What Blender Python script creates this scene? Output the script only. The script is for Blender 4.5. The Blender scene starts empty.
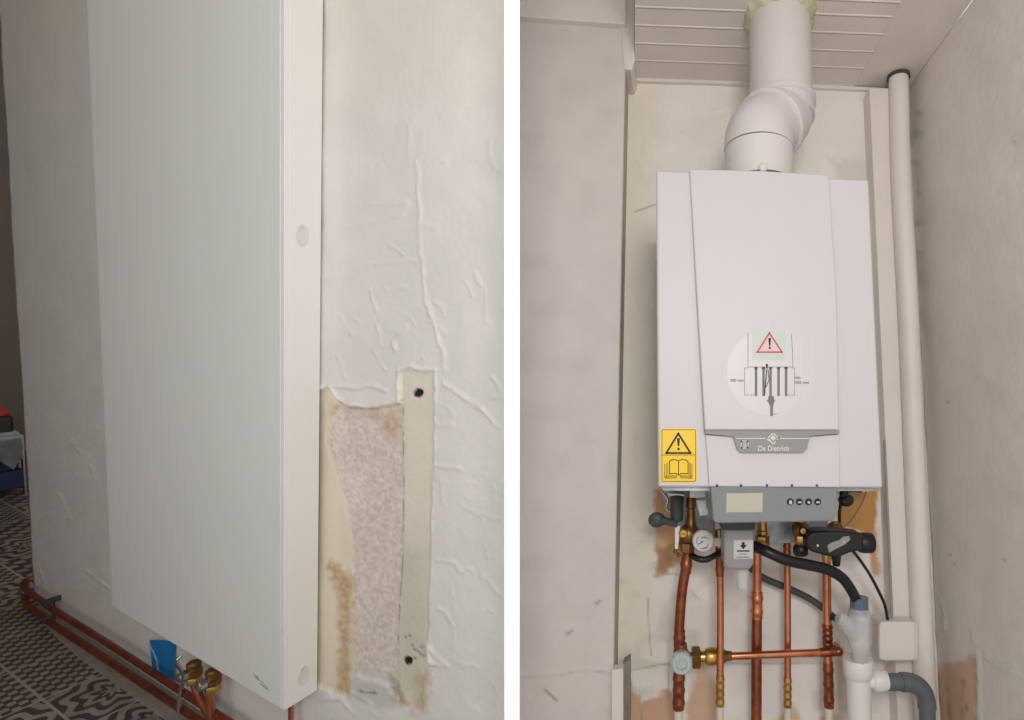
import bpy, bmesh, math, random
import numpy as np
from mathutils import Vector, Matrix, noise as mnoise
random.seed(7); rng = np.random.RandomState(3)
C = bpy.context.scene.collection
PI = math.pi
# ------------------------------------------------------------------ camera model
F = 540.0; CX, CY = 690.0, 360.0
def nrm(v): v = Vector(v); v.normalize(); return v
def ortho2(a, b):
    a = nrm(a); b = nrm(b); d = a.dot(b)
    a2 = nrm(a - b*d*0.5); b2 = b - a2*a2.dot(b); return a2, nrm(b2)
# right room axes in camera-cv coordinates (x right, y down, z forward)
HX, UZ = ortho2((11500, 110, 540), (10, -4250, 540))
FY = UZ.cross(HX)
R_right = Matrix((HX, FY, UZ))                 # cv -> right room
h1, vd = ortho2((-1293, -160, 540), (-462, 4040, 540))
LX = -h1; LZ = -vd; LY = LZ.cross(LX)
R_left = Matrix((LX, LY, LZ))                  # cv -> left room
CAMZ = 1.3
M_R = Matrix.Translation((0, 0, CAMZ))
M_L = Matrix.Translation((0, 0, CAMZ)) @ (R_right @ R_left.transposed()).to_4x4()
M_C = Matrix.Translation((0, 0, CAMZ)) @ R_right.to_4x4()
class Room:
    def __init__(s, R, M): s.R = R; s.M = M; s.Ri = R.transposed()
    def ray(s, x, y): return s.R @ Vector(((x-CX)/F, (y-CY)/F, 1.0))
    def on(s, x, y, axis, val):
        r = s.ray(x, y); return r*(val/r[axis])
    def Y(s, x, y, val): return s.on(x, y, 1, val)
    def X(s, x, y, val): return s.on(x, y, 0, val)
    def Z(s, x, y, val): return s.on(x, y, 2, val)
    def pl(s, x, y, pl, off=0.0):
        r = s.ray(x, y); n, d = pl; return r*((d+off)/n.dot(r))
    def px(s, P):
        q = s.Ri @ Vector(P); return (CX+F*q.x/q.z, CY+F*q.y/q.z)
    def w(s, P, wpx):
        q = s.Ri @ Vector(P); return wpx/F*q.z
RR = Room(R_right, M_R); RL = Room(R_left, M_L); RC = Room(Matrix.Identity(3), M_C)
ROOM = RR
def plane(a, b, c):
    n = (b-a).cross(c-a); n.normalize()
    if n.dot(a) > 0: n = -n                     # faces the camera
    return (n, n.dot(a))
# ------------------------------------------------------------------ materials
def lin(c):
    f = lambda v: v/12.92 if v <= .04045 else ((v+.055)/1.055)**2.4
    return tuple(f(v/255.) for v in c)+(1.0,)
MATS = {}
def mat(name, col, rough=.5, metal=0., var=0., vscale=20., bump=0., bscale=60., trans=0., alpha=1., spec=.5, emit=None, attr=None, coat=0.):
    if name in MATS: return MATS[name]
    m = bpy.data.materials.new(name); m.use_nodes = True
    nt = m.node_tree; N = nt.nodes; L = nt.links; b = N['Principled BSDF']
    b.inputs['Roughness'].default_value = rough; b.inputs['Metallic'].default_value = metal
    b.inputs['Specular IOR Level'].default_value = spec
    b.inputs['Transmission Weight'].default_value = trans; b.inputs['Alpha'].default_value = alpha
    b.inputs['Coat Weight'].default_value = coat
    c = lin(col) if col else (1, 1, 1, 1)
    tc = N.new('ShaderNodeTexCoord')
    src = None
    if attr:
        a = N.new('ShaderNodeAttribute'); a.attribute_name = attr; src = a.outputs['Color']
    if var > 0 or attr:
        nz = N.new('ShaderNodeTexNoise'); nz.inputs['Scale'].default_value = vscale; nz.inputs['Detail'].default_value = 6
        L.new(tc.outputs['Object'], nz.inputs['Vector'])
        rp = N.new('ShaderNodeMapRange'); rp.inputs[1].default_value = .3; rp.inputs[2].default_value = .7
        rp.inputs[3].default_value = 1-var; rp.inputs[4].default_value = 1+var*.5
        L.new(nz.outputs['Fac'], rp.inputs[0])
        mx = N.new('ShaderNodeVectorMath'); mx.operation = 'MULTIPLY'
        if src: L.new(src, mx.inputs[0])
        else: mx.inputs[0].default_value = c[:3]
        cb = N.new('ShaderNodeCombineXYZ')
        for i in range(3): L.new(rp.outputs[0], cb.inputs[i])
        L.new(cb.outputs[0], mx.inputs[1]); L.new(mx.outputs[0], b.inputs['Base Color'])
    else: b.inputs['Base Color'].default_value = c
    if bump > 0:
        n2 = N.new('ShaderNodeTexNoise'); n2.inputs['Scale'].default_value = bscale; n2.inputs['Detail'].default_value = 5
        L.new(tc.outputs['Object'], n2.inputs['Vector'])
        bp = N.new('ShaderNodeBump'); bp.inputs['Strength'].default_value = bump; bp.inputs['Distance'].default_value = .002
        L.new(n2.outputs['Fac'], bp.inputs['Height']); L.new(bp.outputs[0], b.inputs['Normal'])
    MATS[name] = m; return m
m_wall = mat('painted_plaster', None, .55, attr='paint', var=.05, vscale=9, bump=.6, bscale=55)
m_white = mat('white_board_paint', (228, 220, 213), .5, var=.05, vscale=8, bump=.2, bscale=30)
m_ceil = mat('ceiling_paint', (224, 215, 208), .55, var=.07, vscale=7, bump=.25, bscale=40)
m_post = mat('bright_white_paint', (250, 250, 250), .6)
m_casing = mat('white_enamel', (202, 197, 198), .5, var=.01)
m_flue = mat('white_flue_plastic', (212, 205, 202), .38, var=.01)
m_rad = mat('radiator_enamel', (234, 234, 230), .42, var=.015, vscale=4, bump=.04, bscale=300)
m_radside = mat('radiator_lit_side_enamel', (240, 236, 232), .42, var=.01, vscale=4)  # lighter copy of the enamel; light on the side put into its colour
m_foam = mat('yellow_foam', (204, 200, 166), .9, bump=.9, bscale=60, var=.2, vscale=60)
m_copper = mat('copper', (214, 138, 100), .26, .9, var=.3, vscale=28)
m_copper_d = mat('aged_copper', (158, 90, 64), .33, .85, var=.4, vscale=60)
m_copper_l = mat('dull_copper', (140, 74, 50), .45, .6, var=.4, vscale=30)
m_brass = mat('brass', (206, 160, 92), .3, .9, var=.3, vscale=50)
m_brass_d = mat('aged_brass', (140, 104, 60), .42, .8, var=.4, vscale=60)
m_chrome = mat('chrome', (205, 203, 200), .22, .95)
m_steel = mat('galvanised_steel', (178, 184, 188), .4, .75, var=.35, vscale=40)
m_steelb = mat('bright_steel', (225, 228, 230), .35, .3, var=.3, vscale=60)
m_black = mat('black_rubber', (26, 25, 26), .42, var=.1)
m_dgrey = mat('dark_grey_plastic', (64, 69, 70), .5, var=.05)
m_wgrey = mat('grey_waste_plastic', (92, 97, 101), .42, var=.05)
m_lgrey = mat('light_grey_plastic', (150, 149, 147), .45, var=.03)
m_panel = mat('grey_control_plastic', (136, 140, 142), .42, var=.05)
m_badge = mat('badge_grey', (140, 138, 135), .5)
m_silver = mat('pale_print', (205, 203, 200), .5)
m_lcd = mat('pale_display', (192, 188, 170), .3)
m_trap = mat('white_trap_plastic', (226, 223, 218), .4, var=.02)
m_clear = mat('milky_clear_plastic', (214, 216, 214), .25, alpha=.5, var=.02)
m_clipc = mat('blue_grey_clear_plastic', (96, 112, 130), .3, alpha=.8)
m_print = mat('black_print', (28, 24, 24), .6)
m_gprint = mat('grey_print', (112, 108, 108), .6)
m_wordmark = mat('pale_grey_print', (150, 148, 146), .6)
m_red = mat('red_print', (196, 66, 58), .5)
m_yellow = mat('yellow_sticker', (238, 196, 18), .4)
m_sticker = mat('pale_sticker', (202, 198, 198), .4)
m_mint = mat('pale_green_print', (192, 200, 193), .5)
m_pink = mat('pale_pink_print', (212, 186, 183), .5)
m_blue = mat('blue_card', (20, 128, 192), .5, var=.1)
m_paleblue = mat('pale_blue_print', (150, 200, 226), .5)
m_conc = mat('bare_cement', (150, 141, 128), .85, var=.2, vscale=25, bump=.6, bscale=60)
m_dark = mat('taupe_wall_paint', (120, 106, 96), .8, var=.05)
m_wpipe = mat('cream_painted_pipe', (214, 207, 190), .5, var=.08)
m_cap = mat('radiator_cap_plastic', (226, 220, 215), .4)
m_navy = mat('navy_plastic', (22, 38, 72), .5)
m_return = mat('shaded_cream_paint', (176, 168, 152), .6, var=.12, vscale=20, bump=.3)  # cream darkened to carry the shade of the groove
m_cloth = mat('white_cloth', (165, 165, 168), .9, var=.15)
m_gauge = mat('gauge_face', (222, 219, 214), .3)
m_gring = mat('gauge_ring', (190, 178, 170), .35, .3)
m_hole = mat('hole_shade_brown', (34, 26, 22), .9)  # hole darkness as a colour; no object uses it
def glassish():
    m = mat('thermostat_cap', (176, 190, 188), .25, coat=.5); return m
m_valvecap = glassish()
# ------------------------------------------------------------------ objects
ORG = {}
def ctrl(o, label=None, cat=None, group=None, kind=None):
    if label: o['label'] = label
    if cat: o['category'] = cat
    if group: o['group'] = group
    if kind: o['kind'] = kind
    return o
def thing(name, label, cat, org, group=None):
    o = bpy.data.objects.new(name, None); C.objects.link(o)
    o.empty_display_size = .03
    ORG[o] = Vector(org); o.matrix_world = ROOM.M @ Matrix.Translation(org)
    return ctrl(o, label, cat, group)
def obj(name, bm, m, parent=None, smooth=True, bevel=0., label=None, cat=None, group=None, kind=None):
    bmesh.ops.recalc_face_normals(bm, faces=bm.faces[:])
    vs = [v.co for v in bm.verts]
    if parent is not None: org = ORG[parent]
    else:
        org = Vector((sum(v.x for v in vs)/len(vs), sum(v.y for v in vs)/len(vs), min(v.z for v in vs)))
    for v in bm.verts: v.co -= org
    me = bpy.data.meshes.new(name); bm.to_mesh(me); bm.free()
    o = bpy.data.objects.new(name, me); C.objects.link(o); me.materials.append(m)
    if smooth:
        for p in me.polygons: p.use_smooth = True
        try: me.set_sharp_from_angle(angle=math.radians(38))
        except Exception: pass
    ORG[o] = org
    if parent is None: o.matrix_world = ROOM.M @ Matrix.Translation(org)
    else: o.parent = parent
    if bevel > 0:
        b = o.modifiers.new('bevel', 'BEVEL'); b.width = bevel; b.segments = 3; b.limit_method = 'ANGLE'
        b.angle_limit = math.radians(40); b.harden_normals = False
    return ctrl(o, label, cat, group, kind)
def B(): return bmesh.new()
def box(bm, lo, hi):
    v = [bm.verts.new((x, y, z)) for x in (lo[0], hi[0]) for y in (lo[1], hi[1]) for z in (lo[2], hi[2])]
    for f in ((0,1,3,2),(4,6,7,5),(0,4,5,1),(2,3,7,6),(0,2,6,4),(1,5,7,3)): bm.faces.new([v[i] for i in f])
    return bm
def prism(bm, front, back):
    a = [bm.verts.new(p) for p in front]; b = [bm.verts.new(p) for p in back]; n = len(a)
    bm.faces.new(a); bm.faces.new(b[::-1])
    for i in range(n): bm.faces.new((a[i], b[i], b[(i+1)%n], a[(i+1)%n]))
    return bm
def slab(bm, pts, pl, t, off=0.0):
    """flat shape given by its outline as measured on plane pl, t thick, lying on the plane"""
    n = pl[0]; f = [ROOM.pl(x, y, pl, off) for x, y in pts]
    f = [p + n*t for p in f]
    return prism(bm, f, [p - n*t for p in f])
def Yp(y): return (Vector((0, -1, 0)), -y)
def boxpx(bm, x0, y0, x1, y1, Y0, Y1):
    """box whose front face (depth Y0) has this outline; runs straight back to Y1"""
    f = [ROOM.Y(x, y, Y0) for x, y in ((x0,y0),(x1,y0),(x1,y1),(x0,y1))]
    return prism(bm, f, [Vector((p.x, Y1, p.z)) for p in f])
def polypx(bm, pts, Y0, Y1):
    f = [ROOM.Y(x, y, Y0) for x, y in pts]
    return prism(bm, f, [Vector((p.x, Y1, p.z)) for p in f])
def smoothpts(pts, k=6):
    P = [Vector(p) for p in pts]; out = []
    if len(P) < 3: return P
    E = [P[0]*2-P[1]]+P+[P[-1]*2-P[-2]]
    for i in range(1, len(E)-2):
        for j in range(k):
            t = j/k; a, b, c, d = E[i-1:i+3]
            out.append(.5*((2*b)+(c-a)*t+(2*a-5*b+4*c-d)*t*t+(3*b-a-3*c+d)*t**3))
    out.append(P[-1]); return out
def tube(bm, pts, r, seg=16, cap=True, smooth=0):
    P = smoothpts(pts, smooth) if smooth else [Vector(p) for p in pts]
    n = len(P); rs = r if isinstance(r, (list, tuple)) else [r]*n
    if len(rs) != n: rs = [np.interp(i/(n-1), np.linspace(0, 1, len(rs)), rs) for i in range(n)]
    T = [nrm((P[min(i+1, n-1)]-P[max(i-1, 0)])) for i in range(n)]
    u = T[0].orthogonal().normalized(); rings = []
    for i in range(n):
        u = (u - T[i]*u.dot(T[i])).normalized(); v = T[i].cross(u)
        rings.append([bm.verts.new(P[i]+(u*math.cos(a)+v*math.sin(a))*float(rs[i])) for a in [2*PI*k/seg for k in range(seg)]])
    for i in range(n-1):
        for k in range(seg):
            bm.faces.new((rings[i][k], rings[i][(k+1)%seg], rings[i+1][(k+1)%seg], rings[i+1][k]))
    if cap: bm.faces.new(rings[0][::-1]); bm.faces.new(rings[-1])
    return bm
def lathe(bm, o, ax, prof, seg=24):
    """prof: (distance along axis, radius)"""
    o = Vector(o); ax = nrm(ax); u = ax.orthogonal().normalized(); v = ax.cross(u); rings = []
    for t, r in prof:
        c = o+ax*t
        rings.append([bm.verts.new(c+(u*math.cos(a)+v*math.sin(a))*max(r, 1e-5)) for a in [2*PI*k/seg for k in range(seg)]])
    for i in range(len(rings)-1):
        for k in range(seg): bm.faces.new((rings[i][k], rings[i][(k+1)%seg], rings[i+1][(k+1)%seg], rings[i+1][k]))
    bm.faces.new(rings[0][::-1]); bm.faces.new(rings[-1]); return bm
def ball(bm, c, r, sc=(1,1,1), seg=20):
    m = Matrix.Translation(c) @ Matrix.Diagonal((sc[0], sc[1], sc[2], 1))
    bmesh.ops.create_uvsphere(bm, u_segments=seg, v_segments=seg//2, radius=r, matrix=m); return bm
def rrect(x0, y0, x1, y1, r, k=5):
    out = []
    for cx, cy, a0 in ((x1-r, y0+r, -PI/2), (x1-r, y1-r, 0), (x0+r, y1-r, PI/2), (x0+r, y0+r, PI)):
        for i in range(k+1):
            a = a0+PI/2*i/k; out.append((cx+r*math.cos(a), cy+r*math.sin(a)))
    return out
def circ(cx, cy, rx, ry=None, k=28):
    ry = ry or rx; return [(cx+rx*math.cos(2*PI*i/k), cy+ry*math.sin(2*PI*i/k)) for i in range(k)]
def stroke(bm, pts, w, pl, t, off=0.0, close=False):
    """a printed line of width w following pts"""
    n = len(pts); rng_ = range(n if close else n-1)
    for i in rng_:
        (x0, y0), (x1, y1) = pts[i], pts[(i+1)%n]
        d = math.hypot(x1-x0, y1-y0) or 1; ex, ey = (x1-x0)/d*w/2, (y1-y0)/d*w/2
        slab(bm, [(x0-ex-ey, y0-ey+ex), (x1+ex-ey, y1+ey+ex), (x1+ex+ey, y1+ey-ex), (x0-ex+ey, y0-ey-ex)], pl, t, off)
    return bm
def text(bm, s, x0, y0, x1, y1, pl, t, off=0.0):
    cu = bpy.data.curves.new('lettering', 'FONT'); cu.body = s; cu.resolution_u = 3
    cu.offset = .022
    to = bpy.data.objects.new('lettering', cu); C.objects.link(to)
    dg = bpy.context.evaluated_depsgraph_get(); dg.update()
    me = bpy.data.meshes.new_from_object(to.evaluated_get(dg))
    C.objects.unlink(to); bpy.data.objects.remove(to)
    X = [v.co.x for v in me.vertices]; Yv = [v.co.y for v in me.vertices]
    ax, bx, ay, by = min(X), max(X), min(Yv), max(Yv); n = pl[0]; vs = []
    for v in me.vertices:
        p = ROOM.pl(x0+(v.co.x-ax)/(bx-ax)*(x1-x0), y1-(v.co.y-ay)/(by-ay)*(y1-y0), pl, off)+n*t
        vs.append(bm.verts.new(p))
    for f in me.polygons:
        try: bm.faces.new([vs[i] for i in f.vertices])
        except Exception: pass
    bpy.data.meshes.remove(me); return bm
# ------------------------------------------------------------------ relief walls
def segd(px, py, pts, close=False):
    d = np.full(px.shape, 1e9); n = len(pts)
    for i in range(n if close else n-1):
        x0, y0 = pts[i]; x1, y1 = pts[(i+1)%n]; dx, dy = x1-x0, y1-y0; L2 = dx*dx+dy*dy+1e-9
        t = np.clip(((px-x0)*dx+(py-y0)*dy)/L2, 0, 1)
        d = np.minimum(d, np.hypot(px-x0-t*dx, py-y0-t*dy))
    return d
def inside(px, py, pts):
    c = np.zeros(px.shape, bool); n = len(pts)
    for i in range(n):
        x0, y0 = pts[i]; x1, y1 = pts[(i+1)%n]
        if y0 == y1: continue
        c ^= ((y0 > py) != (y1 > py)) & (px < (x1-x0)*(py-y0)/(y1-y0)+x0)
    return c
def vnoise(px, py, s, seed=0):
    x = px/s+seed*17.3; y = py/s+seed*9.1; xi = np.floor(x).astype(int); yi = np.floor(y).astype(int)
    fx = x-xi; fy = y-yi; fx = fx*fx*(3-2*fx); fy = fy*fy*(3-2*fy)
    def h(a, b):
        q = np.sin(a*127.1+b*311.7+seed*74.7)*43758.5453; return q-np.floor(q)
    return (h(xi,yi)*(1-fx)+h(xi+1,yi)*fx)*(1-fy)+(h(xi,yi+1)*(1-fx)+h(xi+1,yi+1)*fx)*fy
def mask(px, py, pts, soft=1.5, rough=0., rs=6., seed=1):
    d = segd(px, py, pts, True); d = np.where(inside(px, py, pts), d, -d)
    if rough: d = d+(vnoise(px, py, rs, seed)-.5)*2*rough+(vnoise(px, py, rs/3, seed+5)-.5)*rough
    return np.clip(d/soft*.5+.5, 0, 1)
def ridge(px, py, pts, w): return np.exp(-(segd(px, py, pts)/w)**2)
def relief_wall(name, G, normal, fn, thick=.04, kind='structure'):
    """G: (rows, cols, 3) points in room coordinates; fn(px,py)->(height in m, rgb)"""
    R_, C_, _ = G.shape; Ri = np.array(ROOM.Ri); Q = G @ Ri.T
    z = np.maximum(Q[..., 2], .05); px = CX+F*Q[..., 0]/z; py = CY+F*Q[..., 1]/z
    h, col = fn(px, py); P = G+h[..., None]*np.array(normal)
    V = P.reshape(-1, 3); idx = np.arange(R_*C_).reshape(R_, C_)
    q = np.stack([idx[:-1,:-1], idx[1:,:-1], idx[1:,1:], idx[:-1,1:]], -1).reshape(-1, 4)
    a, b, c = V[q[0,0]], V[q[0,1]], V[q[0,2]]
    if np.dot(np.cross(b-a, c-a), np.array(normal)) < 0: q = q[:, ::-1]
    # back side so that the wall has thickness
    ring = np.concatenate([idx[0,:], idx[1:,-1], idx[-1,-2::-1], idx[-2:0:-1,0]])
    nb = len(V); Vb = V[ring]-np.array(normal)*thick; m = len(ring)
    sides = np.array([[ring[i], ring[(i+1)%m], nb+(i+1)%m, nb+i] for i in range(m)])
    org = np.array([V[:,0].mean(), V[:,1].mean(), V[:,2].min()])
    verts = np.concatenate([V, Vb])-org
    faces = [tuple(int(k) for k in f) for f in q]+[tuple(int(k) for k in f) for f in sides]+[tuple(range(nb, nb+m))]
    me = bpy.data.meshes.new(name); me.from_pydata(verts.tolist(), [], faces); me.update()
    for p in me.polygons: p.use_smooth = True
    for p in list(me.polygons)[len(q):]: p.use_smooth = False
    at = me.color_attributes.new('paint', 'FLOAT_COLOR', 'POINT')
    cc = np.ones((len(verts), 4), np.float32); cc[:nb, :3] = col.reshape(-1, 3); cc[nb:, :3] = .6
    at.data.foreach_set('color', cc.ravel())
    me.materials.append(m_wall)
    o = bpy.data.objects.new(name, me); C.objects.link(o)
    o.matrix_world = ROOM.M @ Matrix.Translation(org); o['kind'] = kind
    return o
def col(c): return np.array(lin(c)[:3])
def blend(base, c, m): return base*(1-m[..., None])+col(c)*m[..., None]
FILL, WORLD = 11.5, .72
# ================================================================== LEFT ROOM
ROOM = RL
ZC = 1.15
cor = RL.ray(284, 711); YF = (cor*ZC).y; PF = cor*ZC          # front lower corner of the radiator
YW = YF+.073                                                  # wall plane
FLOOR_L = RL.Y(37, 603, YW).z
XE = RL.Y(20, 360, YW).x                                      # free end of the wall
for yy in (20, ): pass
def xat(px_, z, Y):                                            # X where height z meets picture column px_
    lo, hi = -3.0, 1.5
    for _ in range(40):
        m = (lo+hi)/2
        if RL.px((m, Y, z))[0] < px_: lo = m
        else: hi = m
    return lo
zt = RL.Y(12, -30, YW).z; zb = FLOOR_L-.02
rows = np.arange(zt, zb, -.0035); rows = np.append(rows, zb)
Xd0 = RL.Y(312, 400, YW).x-.02
xs1 = np.linspace(XE, Xd0, 120); s2 = np.linspace(0, 1, 190)[1:]
G = np.zeros((len(rows), len(xs1)+len(s2), 3))
for i, z in enumerate(rows):
    xe = xat(509, z, YW)
    xx = np.concatenate([xs1, Xd0+s2*(xe-Xd0)])
    G[i, :, 0] = xx; G[i, :, 1] = YW; G[i, :, 2] = z
def left_fn(px, py):
    h = (vnoise(px, py, 40, 2)-.5)*.003+(vnoise(px, py, 15, 3)-.5)*.0012
    c = np.ones(px.shape+(3,))*col((232, 228, 224))
    m = np.clip((150-py)/120, 0, 1); c = blend(c, (230, 226, 212), m*.8)
    # hand-trowelled ridges
    def rg(pts, w, a):
        nonlocal h
        h = h+ridge(px+(vnoise(px, py, 9, 8)-.5)*3, py+(vnoise(px, py, 9, 9)-.5)*3, pts, w*(.75+.6*vnoise(px, py, 12, 21)))*a*(.35+1.1*vnoise(px, py, 7, 22))
    S = 184/510.
    cr = lambda L: [(320+x*S, 120+y*S) for x, y in L]
    rg(cr([(270,120),(275,230),(278,330),(286,430),(292,505),(318,560),(342,650),(345,690)]), 2.0, .0022)
    rg(cr([(60,300),(130,285),(230,262),(245,230),(130,235)]), 1.6, .0014)
    rg(cr([(0,438),(90,430),(140,400),(265,388)]), 1.6, .0015)
    rg(cr([(138,470),(158,530)]), 1.6, .0022); rg(cr([(160,570),(170,625)]), 1.6, .0025)
    rg(cr([(150,640),(180,690)]), 1.6, .0022); rg(cr([(50,650),(72,715)]), 1.8, .0024)
    rg(cr([(75,575),(92,595)]), 2, .002); rg(cr([(215,590),(235,575)]), 2, .003); rg(cr([(208,622),(212,632)]), 2.2, .003)
    rg(cr([(430,425),(445,455)]), 2, .003); rg(cr([(455,470),(458,560)]), 1.5, .001)
    rg(cr([(470,60),(485,140),(510,145)]), 1.6, .0012); rg(cr([(300,555),(350,590)]), 2, .0012); rg(cr([(245,20),(250,120)]), 2, .0008)
    cr2 = lambda L: [(400+x*.5, 360+y*.5) for x, y in L]
    rg(cr2([(90,48),(130,75),(165,100),(200,138)]), 2.0, .0026); rg(cr2([(160,90),(185,72),(205,70)]), 2, .0018)
    rg(cr2([(72,130),(105,132)]), 1.8, .0015); rg(cr2([(70,210),(110,215),(130,222)]), 1.8, .002)
    rg(cr2([(80,235),(88,290)]), 1.6, .001); rg(cr2([(75,400),(100,405),(128,425)]), 2, .0025)
    rg(cr2([(50,570),(95,610),(60,605),(50,570)]), 2, .003); rg(cr2([(135,300),(200,320)]), 2, .001)
    rg(cr2([(105,440),(108,600)]), 1.6, .0008); rg(cr2([(165,430),(205,470)]), 2, .0012)
    rg([(345,690),(365,700),(378,716)], 2, .002); rg([(322,700),(340,698),(352,712)], 2, .002)
    rg([(374,680),(392,690),(396,700)], 2, .0015)
    # far part of the wall: scrapes
    for L in ([(88,455),(96,480)], [(60,495),(70,520)], [(86,570),(112,590)], [(72,440),(80,452)], [(38,560),(46,590)], [(98,575),(108,566)]):
        m = ridge(px, py, L, 1.4)*vnoise(px, py, 3, 4); h = h+m*.003; c = blend(c, (236, 232, 226), np.clip(m*1.3, 0, 1))
    m = np.clip(vnoise(px, py, 11, 12)*1.2+vnoise(px, py, 3, 13)*.8-1.1, 0, 1)*((px < 110) & (py > 430)); c = blend(c, (196, 188, 178), m*.3)
    rs = np.random.RandomState(11)
    for _ in range(34):
        x0 = rs.uniform(325, 500); y0 = rs.uniform(150, 715)
        if 322 < x0 < 438 and 372 < y0 < 705: x0 = rs.uniform(442, 500)
        a_ = rs.uniform(-.5, 1.2); l_ = rs.uniform(5, 22)
        rg([(x0, y0), (x0+l_*.5*math.cos(a_)+rs.uniform(-2, 2), y0+l_*.5*math.sin(a_)), (x0+l_*math.cos(a_+.3), y0+l_*math.sin(a_+.3))], rs.uniform(.9, 1.8), rs.uniform(.0006, .0018))
    # torn patch
    pat = [(314,391),(328,388),(332,394),(340,402),(352,407),(372,408),(390,404),(399,401),(400,372),(420,371),(436,370),
           (434,395),(433,480),(430,540),(429,600),(427,660),(420,712),(398,705),(392,694),(384,684),(370,680),(356,676),(349,679),(348,697),(334,694),(314,684)]
    mp = mask(px, py, pat, 1.6, 1.0, 5, 2)
    h = h-mp*.0042
    c = blend(c, (232, 222, 200), mp)
    # coarse board showing through
    brd = [(334,404),(345,404),(372,409),(398,404),(400,430),(402,500),(401,560),(397,620),(396,665),(394,700),(384,684),(370,680),(351,676),
           (351,600),(350,540),(344,505),(334,475),(325,440),(327,418)]
    mb = mask(px, py, brd, 1.4, 1.2, 7, 4)*mp
    spk = vnoise(px, py, 2.6, 6)*.6+vnoise(px, py, 1.5, 7)*.4
    cb = col((226, 213, 203))[None, None]*(.74+.46*spk[..., None])
    c = c*(1-mb[..., None])+cb*mb[..., None]
    h = h-mb*.0015+mb*(spk-.5)*.0016
    # bracket strip
    st = [(402,373),(436,371),(433,480),(430,560),(429,620),(427,665),(420,712),(399,706),(397,640),(400,560),(402,480)]
    ms = mask(px, py, st, 1.3, .5, 5, 9)
    c = blend(c, (230, 222, 206), ms); h = h+ms*.0016
    m = ms*mask(px, py, [(396,548),(432,548),(428,690),(396,690)], 8, 2); c = blend(c, (214, 208, 190), m)
    # stains
    m = mask(px, py, [(323,560),(337,566),(351,578),(350,640),(348,696),(335,694),(338,640),(337,600)], 4, 2.5, 6, 3)
    c = blend(c, (192, 158, 108), m*(.45+.55*vnoise(px, py, 3, 3)))
    for P, k in (([(356,408),(378,410),(376,418),(360,416)], .8), ([(382,414),(396,410),(398,432),(388,442),(380,426)], .9), ([(328,402),(345,402),(336,412),(328,418)], .6), ([(340,408),(352,408),(350,418),(344,418)], .5)):
        m = mask(px, py, P, 4, 3, 5, 5); c = blend(c, (196, 160, 108), m*k*(.35+.65*vnoise(px, py, 3, 6)))
    m = mask(px, py, [(414,676),(430,672),(426,712),(412,712)], 5, 3, 5, 5); c = blend(c, (200, 176, 140), m*.7)
    m = mask(px, py, [(350,672),(394,678),(398,704),(384,708),(352,700)], 4, 3, 8, 6); c = blend(c, (214, 210, 205), m); 
    m = mask(px, py, [(388,678),(398,686),(406,706),(396,706)], 3, 2, 4, 6); c = blend(c, (150, 120, 95), m*.6)
    for L in ([(360,691),(376,693)], [(366,688),(374,690)]):
        m = ridge(px, py, L, 1.2)*(vnoise(px, py, 4, 6) > .4); c = blend(c, (110, 104, 100), m*.8)
    # plaster lips around the tear
    for L, a in (([(315,390),(330,386),(358,388),(375,386),(386,391)], .004), ([(331,388),(337,398),(348,405),(370,408),(388,405),(399,402)], .005),
                 ([(399,402),(398,385),(400,370)], .004), ([(400,370),(412,366),(424,371),(436,369)], .004), ([(436,371),(435,395),(433,470),(431,540)], .0016)):
        h = h+ridge(px+(vnoise(px, py, 7, 3)-.5)*2, py+(vnoise(px, py, 7, 4)-.5)*2, L, 1.6)*a
    m = ridge(px, py, [(434,372),(433,386)], 2.2)*(vnoise(px, py, 4, 8)); h = h+m*.003
    # screw holes: shallow dents, the dark inside painted into the colour
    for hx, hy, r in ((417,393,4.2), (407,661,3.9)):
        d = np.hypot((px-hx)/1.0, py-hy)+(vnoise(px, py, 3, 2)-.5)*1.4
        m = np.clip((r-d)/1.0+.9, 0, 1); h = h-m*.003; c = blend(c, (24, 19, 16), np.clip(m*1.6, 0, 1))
    for hx, hy in ((413,650),(416,652),(411,646),(419,655),(422,657),(414,659),(404,638),(408,637),(420,648)):
        m = np.exp(-((px-hx)**2+(py-hy)**2)/1.6); c = blend(c, (110, 84, 60), m*.9); h = h-m*.002
    m = ridge(px, py, [(401,400),(402,480),(401,560),(397,640)], .9)*(vnoise(px, py, 5, 2) > .45); c = blend(c, (140, 112, 86), m*.7)
    return h, c
relief_wall('wall_left', G, (0, -1, 0), left_fn, thick=.012)
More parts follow.
